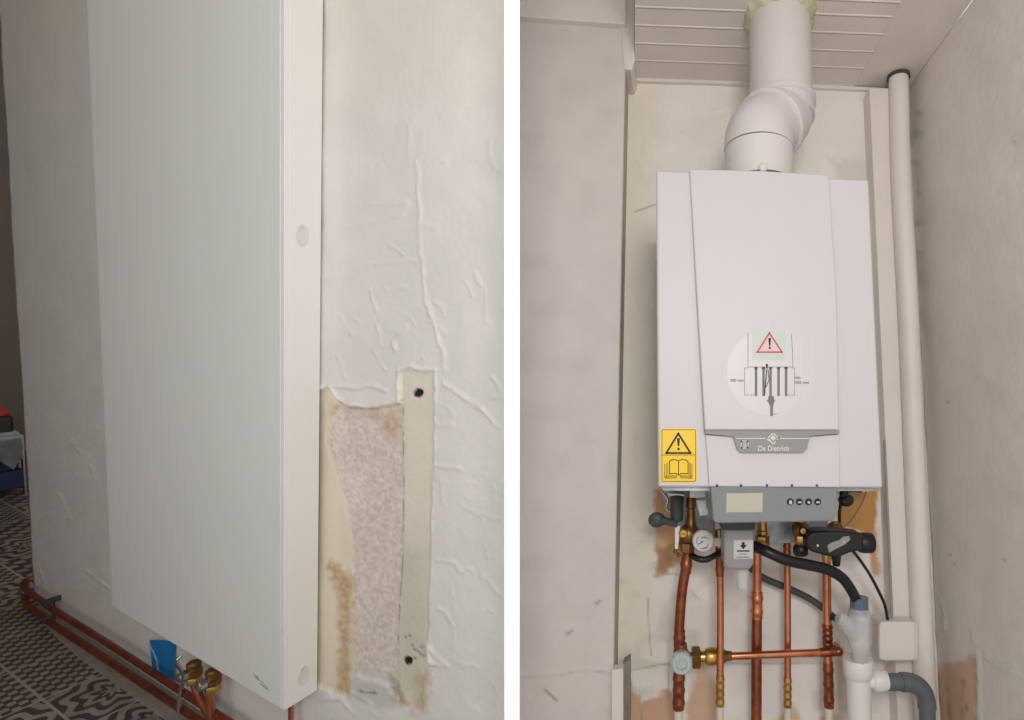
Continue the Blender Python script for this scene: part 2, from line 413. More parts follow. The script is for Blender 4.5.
# floor of the left room
def tile_mat():
    m = bpy.data.materials.new('patterned_cement_tiles'); m.use_nodes = True
    nt = m.node_tree; N = nt.nodes; L = nt.links; b = N['Principled BSDF']; b.inputs['Roughness'].default_value = .45
    tc = N.new('ShaderNodeTexCoord')
    def mth(op, a, b_=None, c_=None):
        n = N.new('ShaderNodeMath'); n.operation = op
        for i, v in enumerate((a, b_, c_)):
            if v is None: continue
            if isinstance(v, (int, float)): n.inputs[i].default_value = v
            else: L.new(v, n.inputs[i])
        return n.outputs[0]
    sp = N.new('ShaderNodeSeparateXYZ'); L.new(tc.outputs['Object'], sp.inputs[0])
    T = .20
    u = mth('DIVIDE', mth('ADD', sp.outputs[0], .03), T); v = mth('DIVIDE', mth('ADD', sp.outputs[1], .055), T)
    iu = mth('FLOOR', u); iv = mth('FLOOR', v); fu = mth('SUBTRACT', mth('SUBTRACT', u, iu), .5); fv = mth('SUBTRACT', mth('SUBTRACT', v, iv), .5)
    cb = N.new('ShaderNodeCombineXYZ'); L.new(iu, cb.inputs[0]); L.new(iv, cb.inputs[1])
    wn = N.new('ShaderNodeTexWhiteNoise'); wn.noise_dimensions = '2D'; L.new(cb.outputs[0], wn.inputs['Vector'])
    k = wn.outputs['Value']
    au = mth('ABSOLUTE', fu); av = mth('ABSOLUTE', fv)
    rad = mth('SQRT', mth('ADD', mth('MULTIPLY', fu, fu), mth('MULTIPLY', fv, fv)))
    th_ = mth('ARCTAN2', fu, fv)
    p1 = mth('GREATER_THAN', mth('SINE', mth('ADD', mth('MULTIPLY', rad, 34), mth('MULTIPLY', mth('SINE', mth('MULTIPLY', th_, 8)), 1.6))), 0)                     # rings
    p2 = mth('GREATER_THAN', mth('SINE', mth('MULTIPLY', mth('ADD', au, av), 38)), .1)     # diamonds
    p3 = mth('GREATER_THAN', mth('MULTIPLY', mth('SINE', mth('MULTIPLY', fu, 38)), mth('SINE', mth('MULTIPLY', fv, 38))), 0.05)  # small checks
    p4 = mth('GREATER_THAN', mth('ADD', mth('SINE', mth('MULTIPLY', mth('ADD', fu, fv), 19)), mth('SINE', mth('MULTIPLY', mth('SUBTRACT', fu, fv), 25))), .2)
    def pick(a, b_, th):
        g = mth('GREATER_THAN', k, th); return mth('ADD', mth('MULTIPLY', a, mth('SUBTRACT', 1, g)), mth('MULTIPLY', b_, g))
    pat = pick(pick(pick(p3, p1, .3), p4, .5), p2, .75)
    gro = mth('GREATER_THAN', mth('MAXIMUM', au, av), .485)
    mx = N.new('ShaderNodeMix'); mx.data_type = 'RGBA'; L.new(pat, mx.inputs[0]); mx.inputs[6].default_value = lin((70, 64, 60)); mx.inputs[7].default_value = lin((150, 140, 132))
    nz = N.new('ShaderNodeTexNoise'); nz.inputs['Scale'].default_value = 14; nz.inputs['Detail'].default_value = 6; L.new(tc.outputs['Object'], nz.inputs['Vector'])
    m2 = N.new('ShaderNodeMix'); m2.data_type = 'RGBA'; m2.blend_type = 'MULTIPLY'; m2.inputs[0].default_value = .8
    L.new(mx.outputs[2], m2.inputs[6])
    mr = N.new('ShaderNodeMapRange'); mr.inputs[1].default_value = .3; mr.inputs[2].default_value = .7; mr.inputs[3].default_value = .7; mr.inputs[4].default_value = 1.2
    L.new(nz.outputs[0], mr.inputs[0]); L.new(mr.outputs[0], m2.inputs[7])
    m3 = N.new('ShaderNodeMix'); m3.data_type = 'RGBA'; L.new(gro, m3.inputs[0]); L.new(m2.outputs[2], m3.inputs[6]); m3.inputs[7].default_value = lin((160, 150, 140))
    L.new(m3.outputs[2], b.inputs['Base Color']); return m
XR = xat(500, FLOOR_L, YW)
yb = RL.Z(120, 688, FLOOR_L).y                      # front edge of the bare cement strip
XT = RL.Z(6, 497, FLOOR_L).x                        # front of the things in the far room
XW = XT-.75
bm = B(); box(bm, (XW, YW-1.3, FLOOR_L-.03), (XR-.02, yb, FLOOR_L))
box(bm, (XW, yb, FLOOR_L-.03), (XE, YW+3.2, FLOOR_L))
box(bm, (XE, yb, FLOOR_L-.03), (XR-.02, YW+.012, FLOOR_L))
fl = obj('floor', bm, tile_mat(), smooth=False, kind='structure')
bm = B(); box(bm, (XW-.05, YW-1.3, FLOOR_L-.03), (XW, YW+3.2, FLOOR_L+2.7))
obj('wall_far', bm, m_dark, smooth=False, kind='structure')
bm = B(); box(bm, (XW-.05, YW-1.35, FLOOR_L-.03), (-1.9, YW-1.3, FLOOR_L+2.7))  # unseen wall added to hold ambient light off the left wall
obj('wall_light_block', bm, m_ceil, smooth=False, kind='structure')
bm = B(); box(bm, (XW-.05, YW-1.9, FLOOR_L+2.7), (XR-.08, YW+.06, FLOOR_L+2.75)); box(bm, (XW-.05, YW+.06, FLOOR_L+2.7), (XE, YW+3.2, FLOOR_L+2.75))  # unseen ceiling, put in to cut ambient light on the left side
obj('ceiling_left_unseen', bm, m_ceil, smooth=False, kind='structure')
bm = B(); sp_ = [RL.Z(x, y, FLOOR_L) for x, y in ((37,610),(44,624),(60,641),(80,659),(130,695),(190,738),(260,790),(420,905))]
sp_ = sp_+[Vector((sp_[-1].x, YW+.05, FLOOR_L)), Vector((XE, YW+.05, FLOOR_L))]
prism(bm, [p+Vector((0,0,.004)) for p in sp_], [p-Vector((0,0,.02)) for p in sp_])
obj('trim_1', bm, m_conc, smooth=False, kind='structure')
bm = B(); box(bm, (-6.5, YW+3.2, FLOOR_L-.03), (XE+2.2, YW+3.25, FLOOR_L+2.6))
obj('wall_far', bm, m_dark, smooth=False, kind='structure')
bm = B(); box(bm, (XW-.05, YW-1.35, FLOOR_L-.03), (-1.9, YW-1.3, FLOOR_L+2.7))  # second copy of the unseen light-blocking wall
obj('wall_light_block', bm, m_ceil, smooth=False, kind='structure')
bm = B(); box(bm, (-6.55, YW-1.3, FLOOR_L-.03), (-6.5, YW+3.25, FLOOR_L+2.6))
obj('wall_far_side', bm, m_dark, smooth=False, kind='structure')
# --- radiator
XRt = PF.x; XLf = RL.Y(112, 611, YF).x; ZB = PF.z; ZT = RL.Y(200, -110, YF).z
rad = thing('vertical_radiator', 'tall flat white panel radiator hung on the rough plaster wall', 'radiator', ((XRt+XLf)/2, YW, ZB))
bm = B(); box(bm, (XLf, YF, ZB), (XRt-.012, YF+.014, ZT)); obj('front_panel', bm, m_rad, rad, bevel=.002)
bm = B(); box(bm, (XLf+.006, YF+.016, ZB+.006), (XRt-.014, YW-.014, ZT-.004)); obj('core', bm, m_rad, rad)
def radside(x0, x1, nm, lab):
    bm = B(); box(bm, (x0, YF, ZB), (x1, YF+.0075, ZT)); box(bm, (x0, YF+.0085, ZB), (x1, YW-.004, ZT))
    box(bm, (x0+.0006, YF+.004, ZB+.0006), (x1-.0006, YW-.006, ZT-.001))
    return obj(nm, bm, m_radside, rad, bevel=.0012)
radside(XRt-.011, XRt, 'side_panel', None); radside(XLf-.0005, XLf+.005, 'side_panel', None)
plx = (Vector((1, 0, 0)), XRt)
for cx, cy in ((302, 235), (303, 675)):
    c = RL.X(cx, cy, XRt); bm = B(); ry = .0115; rz = RL.w(c, 10.5)
    prof = [(-.001, 1.0), (.0014, 1.0), (.0020, .93), (.0020, .84), (.0012, .78), (.0012, .02)]; rg_ = []
    for t_, k_ in prof: rg_.append([bm.verts.new(c+Vector((t_, ry*k_*math.cos(a_), rz*k_*math.sin(a_)))) for a_ in [2*PI*q/36 for q in range(36)]])
    for q in range(len(rg_)-1):
        for k_ in range(36): bm.faces.new((rg_[q][k_], rg_[q][(k_+1)%36], rg_[q+1][(k_+1)%36], rg_[q+1][k_]))
    bm.faces.new(rg_[-1]); bm.faces.new(rg_[0][::-1])
    obj('cover_cap', bm, m_cap, rad)
pf = (Vector((0, -1, 0)), -YF); bm = B()
for P in ([(254,674),(256,676),(259,679.5),(263,683),(268,688)], [(255,676.5),(258,680)], [(262,684.5),(265,687.5),(269,690)], [(260,683),(262,685)], [(257,676),(258.5,678)]):
    stroke(bm, P, .6, pf, .0003)
obj('wordmark', bm, m_wordmark, rad, smooth=False, label='small grey script wordmark')
# valves beneath the radiator
def valve(cx, cy, lab, down):
    t = RL.Y(cx, cy, YW-.035); v = thing('radiator_valve', lab, 'valve', (t.x, t.y, t.z-.05), 'valves under the tall radiator')
    s = RL.w(t, 1)
    bm = B(); lathe(bm, t+Vector((0,0,.034)), (0,0,-1), [(0,.011),(.004,.015),(.012,.015),(.014,.012),(.020,.013),(.022,.017),(.036,.017),(.040,.012)], 24); obj('valve_body', bm, m_brass_d, v)
    bm = B(); lathe(bm, t+Vector((0,-.004,.008)), (0,-1,0), [(0,.010),(.010,.011),(.013,.0135),(.026,.0135),(.029,.009)], 6 if down else 20); obj('valve_cap', bm, m_chrome, v)
    bm = B(); lathe(bm, t+Vector((0,0,-.006)), (0,0,-1), [(0,.015),(.002,.0165),(.016,.0165),(.018,.013)], 6); obj('nut', bm, m_brass, v)
    return t
ta = valve(194, 674, 'left one of two brass valves under the tall radiator', True)
tb = valve(213, 682, 'right one of two brass valves under the tall radiator', False)
bm = B(); p0 = RL.Y(181, 656, YW-.02)
tube(bm, [p0, p0+Vector((.004,-.012,-.01)), RL.Y(184, 676, YW-.038), RL.Y(181, 690, YW-.04), RL.Y(178, 712, YW-.045)], .0045, 10, smooth=4)
obj('air_vent_hose', bm, m_chrome, label='thin shiny hose bending down beside the two radiator valves', cat='hose')
# blue card
bm = B(); slab(bm, [(150,640),(153,670),(174,684),(175,641)], (Vector((0,-1,0)), -(YW-.006)), .001)
bc = thing('blue_card', 'bright blue card on the wall under the tall radiator', 'card', RL.Y(163, 680, YW-.006))
obj('card', bm, m_blue, bc, smooth=False)
bm = B(); stroke(bm, [(150,645),(154,652),(157,660),(159,672)], 1.4, (Vector((0,-1,0)), -(YW-.006)), .0016); obj('printed_arc', bm, m_paleblue, bc, smooth=False, label='pale curved line')
# skirting pipes
def floorpipe(pts, lab, z_off, rr):
    bm = B(); P = [RL.Y(x, y, YW-.030) for x, y in pts]
    a = P[0]; e0 = Vector((XE-.018, YW-.016, a.z)); 
    P = [Vector((XE-.006, YW+.14, a.z)), Vector((XE-.024, YW+.06, a.z))]+[e0]+P
    tube(bm, P, rr, 16, smooth=5)
    return obj('copper_pipe', bm, m_copper_l, label=lab, cat='pipe', group='copper pipes along the foot of the plaster wall')
floorpipe([(46,604),(100,638.5),(175,687),(230,723),(262,745)], 'upper of two copper pipes along the foot of the left wall', 0, .0085)
floorpipe([(46,619),(100,655),(180,708),(215,731),(240,748)], 'lower of two copper pipes along the foot of the left wall', 0, .0085)
# pipe bracket
c = RL.Y(47.5, 606, YW-.030); bm = B()
cl = thing('pipe_clip', 'small dark clip holding both floor pipes near the wall end', 'clip', (c.x, YW, c.z-.03))
for y in (604, 620):
    q = RL.Y(48, y, YW-.030); lathe(bm, q-Vector((.006,0,0)), (1,0,0), [(0,.0085),(0,.012),(.012,.012),(.012,.0085)], 20)
    obj('ring', bm, m_dgrey, cl); bm = B()
bm = B(); box(bm, (c.x-.004, YW-.03, c.z+.008), (c.x+.004, YW-.0, c.z+.022)); box(bm, (c.x-.003, YW-.022, c.z-.05), (c.x+.003, YW-.014, c.z+.022)); obj('stem', bm, m_dgrey, cl)
# copper tails to the valves
for i, (t, lab, P) in enumerate(((ta, 'copper pipe rising to the left radiator valve', None), (tb, 'bright copper pipe rising to the right radiator valve', None))):
    bm = B()
    if i == 0: pts = [t+Vector((0,0,-.015)), t+Vector((.006,.0,-.03)), t+Vector((.03,-.002,-.055)), t+Vector((.075,-.002,-.085)), t+Vector((.12,-.0,-.13))]
    else: pts = [t+Vector((0,-.006,-.015)), t+Vector((0,-.006,-.06)), t+Vector((0,-.006,-.14))]
    tube(bm, pts, .0095, 16, smooth=4 if i == 0 else 0); obj('copper_pipe', bm, m_copper_l if i == 0 else m_copper, label=lab, cat='pipe')
bm = B(); q = RL.Y(291, 700, YW-.02); tube(bm, [q+Vector((0,0,.05)), q+Vector((0,0,-.2))], .0055, 14)
obj('copper_pipe', bm, m_copper, label="thin copper pipe dropping from the radiator's near lower corner", cat='pipe')
# --- things far back through the opening
def far(x, y, d): return RL.X(x, y, XT-d)
t = RL.Z(6, 497, FLOOR_L)
cart = thing('storage_trolley', 'low trolley heaped with things in the dark room beyond the wall end', 'trolley', (XT-.2, t.y, FLOOR_L))
def fbox(x0, y0, x1, y1, d0, dd):
    bm = B(); a = far(x0, y0, d0); b_ = far(x1, y1, d0)
    box(bm, (XT-d0-dd, min(a.y, b_.y), min(a.z, b_.z)), (XT-d0, max(a.y, b_.y), max(a.z, b_.z))); return bm
obj('shelf', fbox(-60, 446, 25, 450, 0, .3), m_cloth, cart, bevel=.004)
obj('shelf', fbox(-60, 484, 25, 487, 0, .3), m_navy, cart, bevel=.004)
for x, d in ((24, 0), (-58, 0), (20, .28)):
    a = far(x, 446, d); b_ = far(x-2, 446, d)
    bm = B(); box(bm, (XT-d-.02, min(a.y, b_.y), FLOOR_L+.001), (XT-d, max(a.y, b_.y), a.z)); obj('leg', bm, m_chrome, cart)
def fthing(nm, lab, cat, bm, m, bv=.01): obj(nm, bm, m, bevel=bv, label=lab, cat=cat)
fthing('storage_bin', 'dark navy bin low on the trolley beyond the wall end', 'bin', fbox(-50, 468, 18, 484, .03, .22), m_navy)
bm = B(); a = far(-56, 449, 0); b_ = far(22, 470, 0)
n = 14; top = []
for i in range(n+1):
    for j in range(5):
        y = a.y+(b_.y-a.y)*i/n; x = XT+.012+.012*math.sin(i*1.3+j); z = a.z+.004-(a.z-b_.z)*j/4*(1-.35*abs(math.sin(i*.8)))
        top.append(bm.verts.new((x, y, z)))
for i in range(n):
    for j in range(4): bm.faces.new((top[i*5+j], top[i*5+j+1], top[(i+1)*5+j+1], top[(i+1)*5+j]))
bmesh.ops.solidify(bm, geom=bm.faces[:], thickness=.004)
obj('cloth', bm, m_cloth, label='crumpled pale cloth hanging over the trolley front', cat='cloth')
fthing('folded_bag', 'black bag on top of the far trolley', 'bag', fbox(-50, 423, 15, 440, .03, .2), m_black, .012)
fthing('folded_towel', 'pale folded towel under the black bag on the trolley', 'towel', fbox(-54, 440.5, 20, 445.5, .02, .24), m_cloth, .006)
bm = B(); q = far(-4, 420, .1); lathe(bm, q, (0,0,1), [(0,.035),(.01,.04),(.04,.04),(.05,.02),(.07,.02)], 20); obj('red_tub', bm, m_red, label='small red tub standing on the black bag', cat='tub')
# ================================================================== DIVIDER: board standing in for a blank white gap, not a real wall
ROOM = RC
def dv(px_, y, z): return Vector(((px_-CX)/F*z, y, z))
bm = B(); z0, z1 = .60, 1.9; wd = 7.7/F*z0
dx = (512-CX)/F
front = [Vector((dx*z0-wd, -1.0, z0)), Vector((dx*z0+wd, -1.0, z0)), Vector((dx*z0+wd, 1.25, z0)), Vector((dx*z0-wd, 1.25, z0))]
prism(bm, front, [p+Vector((dx*(z1-z0), 0, z1-z0)) for p in front])
obj('gap_divider', bm, m_post, smooth=False, kind='structure')
# ================================================================== RIGHT ROOM
ROOM = RR
YB = 1.30                                               # alcove back wall
YC = 1.205                                              # chimney-breast face
ZCE = RR.Y(760, 85, YB).z                               # ceiling height
XRW = RR.Y(929, 500, YB).x                              # right wall
XAL = RR.Y(619.5, 360, YC).x                            # edge of the breast
def xatR(px_, z, Y):
    lo, hi = -3.0, 1.5
    for _ in range(40):
        m = (lo+hi)/2
        if RR.px((m, Y, z))[0] < px_: lo = m
        else: hi = m
    return lo
zf = -CAMZ
zl = RR.Y(760, 780, YB).z
def gridY(Y, xl, xr, zt, zb, nx, dz=.0045):
    rows = np.append(np.arange(zt, zb, -dz), zb); g = np.zeros((len(rows), nx, 3))
    for i, z in enumerate(rows):
        a = xatR(512, z, Y) if xl is None else xl
        g[i, :, 0] = np.linspace(a, xr, nx); g[i, :, 1] = Y; g[i, :, 2] = z
    return g
WALLC = (217, 209, 204)
def breast_fn(px, py):
    h = (vnoise(px, py, 60, 2)-.5)*.003+(vnoise(px, py, 20, 3)-.5)*.0010
    c = np.ones(px.shape+(3,))*col(WALLC)
    h = h+np.exp(-(segd(px, py, [(510,676),(560,674),(575,670),(590,669),(622,674)])/1.6)**2)*.0016
    m = ridge(px, py, [(515,677),(560,675),(575,671),(590,670),(618,674)], .9)*(.3+.7*vnoise(px, py, 12, 5)); c = blend(c, (160, 152, 146), m*.6)
    for L in ([(567,634),(572,631)], [(596,604),(600,601)], [(545,690),(556,700)]):
        m = ridge(px, py, L, 1.3); c = blend(c, (120, 112, 106), m*.7)
    m = np.clip(vnoise(px, py, 25, 15)*2-1.2, 0, 1); c = blend(c, (196, 186, 180), m*.4)
    return h, c
g = gridY(YC, None, XAL, ZCE+.28, zl, 60); relief_wall('wall_left_breast', g, (0, -1, 0), breast_fn, thick=.05)
bm = B(); gx = xatR(512, 0, YC)
box(bm, (gx-.05, YC, zf), (XAL, YC+.05, zl)); obj('wall_left_lower', bm, m_white, smooth=False, kind='structure')
# alcove back wall with its stains
def back_fn(px, py):
    h = (vnoise(px, py, 30, 2)-.5)*.004+(vnoise(px, py, 11, 3)-.5)*.0016
    c = np.ones(px.shape+(3,))*col((238, 232, 225))
    m = mask(px, py, [(620,80),(656,90),(658,500),(655,665),(618,665)], 14, 4); c = blend(c, (230, 222, 202), m*.7)
    m = np.clip(vnoise(px, py, 14, 5)*2-1.15, 0, 1)*(py > 540); c = blend(c, (184, 177, 166), m*.5)
    def st(P, cc, soft=2, rough=2.5, k=1, hh=-.0015, sd=4):
        nonlocal c, h
        m = mask(px, py, P, soft, rough, 7, sd); c = blend(c, cc, m*k); h = h+m*hh
    st([(838,486),(878,484),(876,520),(875,540),(862,533),(850,528),(838,530)], (190, 138, 76), 1.5, 1.5)
    st([(869,533),(877,530),(876,560),(880,572),(874,578),(871,556)], (206, 160, 122), 2, 2)
    st([(654,490),(684,490),(690,560),(676,566),(668,572),(656,576)], (214, 170, 124), 2, 2.5)
    st([(656,548),(672,545),(672,566),(656,574)], (130, 92, 64), 3, 3, .6, 0)
    st([(622,676),(630,684),(640,703),(652,700),(668,690),(675,694),(678,730),(622,735)], (208, 170, 140), 2, 3)
    st([(690,690),(700,655),(709,672),(720,690),(716,735),(684,735)], (210, 178, 150), 3, 2.5)
    st([(776,722),(790,706),(798,712),(806,735),(772,735)], (214, 190, 164), 3, 2)
    st([(820,720),(832,706),(842,735),(816,735)], (206, 178, 150), 3, 2)
    st([(884,662),(918,664),(920,680),(900,676),(886,672)], (206, 172, 140), 2, 2)
    st([(838,640),(846,655),(842,735),(834,735)], (200, 176, 152), 3, 2, .6)
    m = ridge(px, py, [(625,672),(645,668),(662,664),(700,663),(760,664),(840,662)], .9)*(.35+.65*vnoise(px, py, 14, 4)); c = blend(c, (132, 124, 114), m*.75); h = h-m*.001
    for L, k in (([(648,598),(649,630),(651,655)], .5), ([(640,695),(642,735)], .5), ([(668,640),(669,700)], .4), ([(662,575),(675,573),(683,577)], .5), ([(690,590),(700,600)], .3), ([(655,205),(635,212)], .7)):
        m = ridge(px, py, L, .8); c = blend(c, (126, 122, 110), m*k)
    for L in ([(660,110),(668,125),(690,140)], [(712,112),(730,108)], [(635,150),(645,180)], [(640,300),(650,330)], [(635,420),(640,470)], [(728,100),(722,120)]):
        h = h+ridge(px, py, L, 2)*.0016
    m = mask(px, py, [(830,160),(872,160),(872,200),(840,190)], 6, 4); c = blend(c, (200, 194, 180), m*.5)
    return h, c
g = gridY(YB, XAL-.02, XRW, ZCE, zl, 190, .0035); relief_wall('wall_back', g, (0, -1, 0), back_fn)
bm = B(); box(bm, (XAL-.02, YB, zf), (XRW, YB+.04, zl)); obj('wall_back_lower', bm, m_white, smooth=False, kind='structure')
# breast return, its shade put into a darker cream
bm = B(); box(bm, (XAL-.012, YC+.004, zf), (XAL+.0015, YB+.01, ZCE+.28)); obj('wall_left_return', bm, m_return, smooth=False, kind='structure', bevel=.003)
# picture rail / upper step of the breast
pY = (Vector((0,-1,0)), -YC); bm = B()
f = [RR.Y(x, y, YC-.018) for x, y in ((513,-8),(626,-8),(626,24),(570,20),(513,15.5))]
prism(bm, f, [Vector((p.x, YC+.03, p.z)) for p in f]); obj('trim_2', bm, m_white, smooth=False, bevel=.003, kind='structure')
bm = B(); f = [RR.Y(x, y, YC-.004) for x, y in ((620,-20),(635,-20),(635,40),(635,60),(632,70),(624,68),(620,26))]
prism(bm, f, [Vector((p.x, YB+.01, p.z)) for p in f]); obj('trim_3', bm, m_white, smooth=False, bevel=.004, kind='structure')
# small white post at the foot of the breast, with a broken top
bm = B(); polypx(bm, [(611.5,670),(623,669),(623,735),(611.5,735)], YC-.014, YC+.012); box(bm, (RR.Y(612,700,YC-.014).x, YC-.014, zf), (RR.Y(623,700,YC-.014).x, YC+.012, RR.Y(612,730,YC-.014).z))
obj('trim_4', bm, m_white, smooth=False, bevel=.001, kind='structure')
bm = B(); polypx(bm, [(623.5,663),(630,659),(630,735),(624,735)], YB-.03, YB); obj('trim_5', bm, m_conc, smooth=False, kind='structure')
# right wall
xs = np.append(np.arange(YB+.02, .30, -.006), .30); rows = np.append(np.arange(ZCE, zl, -.0045), zl)
g = np.zeros((len(rows), len(xs), 3)); g[..., 0] = XRW; g[..., 1] = xs[None]; g[..., 2] = rows[:, None]
def right_fn(px, py):
    h = (vnoise(px, py, 40, 2)-.5)*.005+(vnoise(px, py, 14, 3)-.5)*.0018
    c = np.ones(px.shape+(3,))*col((224, 217, 211))
    m = mask(px, py, [(936,668),(946,662),(962,664),(970,654),(976,658),(976,735),(936,735)], 2, 2.5, 7, 3)
    c = blend(c, (206, 172, 140), m*.9); h = h-m*.003
    for L in ([(946,690),(948,730)], [(962,680),(960,730)]):
        q = ridge(px, py, L, 2)*m*vnoise(px, py, 6, 4); c = blend(c, (150, 110, 76), q*.7)
    q = np.exp(-((px-966)**2/2+(py-708)**2/8)); c = blend(c, (120, 84, 60), q*.8)
    q = mask(px, py, [(976,655),(980,655),(983,735),(978,735)], 1, .5); c = blend(c, (222, 216, 210), q); h = h+q*.002
    for P, r in (((925,45),4), ((922,50),2)):
        q = np.exp(-((px-P[0])**2+(py-P[1])**2)/r**2); c = blend(c, (240, 236, 230), q); h = h+q*.004
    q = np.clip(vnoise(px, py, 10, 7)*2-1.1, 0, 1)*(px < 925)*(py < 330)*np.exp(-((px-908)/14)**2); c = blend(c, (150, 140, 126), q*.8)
    for L in ([(975,640),(990,656),(1010,664),(1026,668)], [(975,650),(1000,668),(1026,676)], [(970,655),(975,640),(972,628)], [(938,640),(946,620),(940,600)]):
        q = ridge(px+(vnoise(px,py,5,3)-.5)*4, py, L, 1.8)*vnoise(px, py, 4, 9); c = blend(c, (226, 220, 214), q); h = h+q*.003
    for x, y in ((953,564),(949,555),(947,402),(1003,560),(1013,142)):
        q = np.exp(-((px-x)**2+(py-y)**2)/2); c = blend(c, (130, 122, 112), q*.7)
    q = ridge(px, py, [(921,470),(926,540),(930,600)], 2)*vnoise(px, py, 4, 9); c = blend(c, (224, 218, 208), q*.7)
    return h, c
relief_wall('wall_right', g, (-1, 0, 0), right_fn)
bm = B(); box(bm, (XRW, .3, zf), (XRW+.04, YB+.02, zl)); obj('wall_right_lower', bm, m_white, smooth=False, kind='structure')
bm = B(); box(bm, (-.55, .0, zf-.03), (XRW+.04, YB+.04, zf)); obj('floor', bm, m_conc, smooth=False, kind='structure')
# ceiling: plain slab with bead-edged boards beneath it
bm = B(); box(bm, (-.46, .55, ZCE+.27), (XRW+.04, YB+.05, ZCE+.30)); obj('ceiling', bm, m_ceil, smooth=False, kind='structure')
ys = [RR.Z(690, y, ZCE).y for y in (-40, -22, -5, 10, 28, 46, 63, 81)]
xl = RR.Z(633, 60, ZCE).x; xr = RR.Z(880, 40, ZCE).x
ys = [.55]+ys[0:]
bm = B()
for i in range(len(ys)-1):
    y0, y1 = ys[i]+.0008, ys[i+1]-.0008
    if i == 0: y0 = .552
    xa = xatR(635, ZCE, y0); xb = xatR(635, ZCE, y1)
    prism(bm, [Vector((xa, y0, ZCE)), Vector((xr, y0, ZCE)), Vector((xr, y1, ZCE)), Vector((xb, y1, ZCE))], [Vector((xa, y0, ZCE+.3)), Vector((xr, y0, ZCE+.3)), Vector((xr, y1, ZCE+.3)), Vector((xb, y1, ZCE+.3))])
    tube(bm, [Vector((xb, y1-.003, ZCE+.0012)), Vector((xr, y1-.003, ZCE+.0012))], .003, 8)
obj('ceiling_boards', bm, m_ceil, smooth=True, kind='structure')
bm = B(); box(bm, (xr, .55, ZCE), (XRW, YB, ZCE+.021)); prism(bm, [Vector((xatR(635, ZCE, ys[-1]), ys[-1], ZCE)), Vector((xr, ys[-1], ZCE)), Vector((xr, YB, ZCE)), Vector((xatR(635, ZCE, YB), YB, ZCE))], [Vector((xatR(635, ZCE, ys[-1]), ys[-1], ZCE+.02)), Vector((xr, ys[-1], ZCE+.02)), Vector((xr, YB, ZCE+.02)), Vector((xatR(635, ZCE, YB), YB, ZCE+.02))])
obj('ceiling_edge', bm, m_ceil, smooth=False, kind='structure', bevel=.002)
bm = B()
polypx(bm, [(635,77.5),(750,81.5),(860,86.5),(888,88),(888,91),(860,89.5),(750,84.5),(635,80.5)], YB-.012, YB+.005); obj('trim_6', bm, m_white, smooth=False, kind='structure', bevel=.001)
# boxing board in the right corner, a slit of shade beside it
def vboard(nm, topx, botx, Y0, m):
    (a0, a1), (b0, b1) = topx, botx
    f = [RR.Y(a0, 88, Y0), RR.Y(a1, 88, Y0), RR.Y(b1, 760, Y0), RR.Y(b0, 760, Y0)]
    bm = B(); prism(bm, f, [Vector((p.x, YB+.01, p.z)) for p in f]); return obj(nm, bm, m, smooth=False, bevel=.002, kind='structure')
vboard('trim_7', (869.5, 891), (900, 925), YB-.045, m_white)
# old painted pipe running up in the corner
pp = thing('painted_pipe', 'white painted pipe rising in the corner by the right wall', 'pipe', RR.Y(925, 760, YB-.05))
a = RR.Y(898.5, 76, YB-.055); b_ = RR.Y(929, 780, YB-.055)
m = RR.Y(909, 330, YB-.055)
bm = B(); tube(bm, [a, RR.Y(901, 180, YB-.055), m, RR.Y(917, 520, YB-.055), b_], RR.w(a, 9.5), 20, smooth=6); obj('pipe', bm, m_white, pp)
bm = B(); n_ = nrm(b_-a); lathe(bm, a-n_*.003, n_, [(-.002, RR.w(a, 9)), (-.002, RR.w(a, 11)), (.011, RR.w(a, 11)), (.011, RR.w(a, 9))], 24); obj('band', bm, m_dgrey, pp, label='dark rubber ring at the pipe top')
bm = B(); lathe(bm, a, -n_, [(0, RR.w(a, 8)), (.05, RR.w(a, 8))], 20); obj('upper_pipe', bm, m_ceil, pp)
# ------------------------------------------------------------------ boiler
YFb = .92
boiler = thing('wall_boiler', 'white wall-hung gas boiler with a grey control panel', 'boiler', RR.Y(770, 490, YB)*1.0)
bm = B()
f = [RR.Y(x, y, YFb) for x, y in ((656,170),(869,179.5),(883,488),(658,487))]
bk = [Vector((p.x, YB-.035, p.z)) for p in f]; prism(bm, f, bk); obj('casing', bm, m_casing, boiler, bevel=.004)
# upper front panel: proud of the casing and leaning out to its lower edge
A = RR.Y(690, 168.5, YFb-.006); A2 = RR.Y(829, 173.5, YFb-.006); Bq = RR.Y(839, 430, YFb-.016)
PU = plane(A, A2, Bq)
up = [(689.5,168.8),(760,170.5),(829,174.5),(837,300),(839.5,430),(704.8,430),(697,300)]
bm = B(); f = [RR.pl(x, y, PU) for x, y in up]; prism(bm, f, [Vector((p.x, YFb+.01, p.z)) for p in f]); obj('front_panel', bm, m_casing, boiler, bevel=.0025)
lo = [(705.5,434.5),(736,436),(810,436),(839.5,434),(840,487.5),(709,486.5)]
bm = B(); polypx(bm, lo, YFb-.005, YFb+.01); obj('lower_panel', bm, m_casing, boiler, bevel=.002)
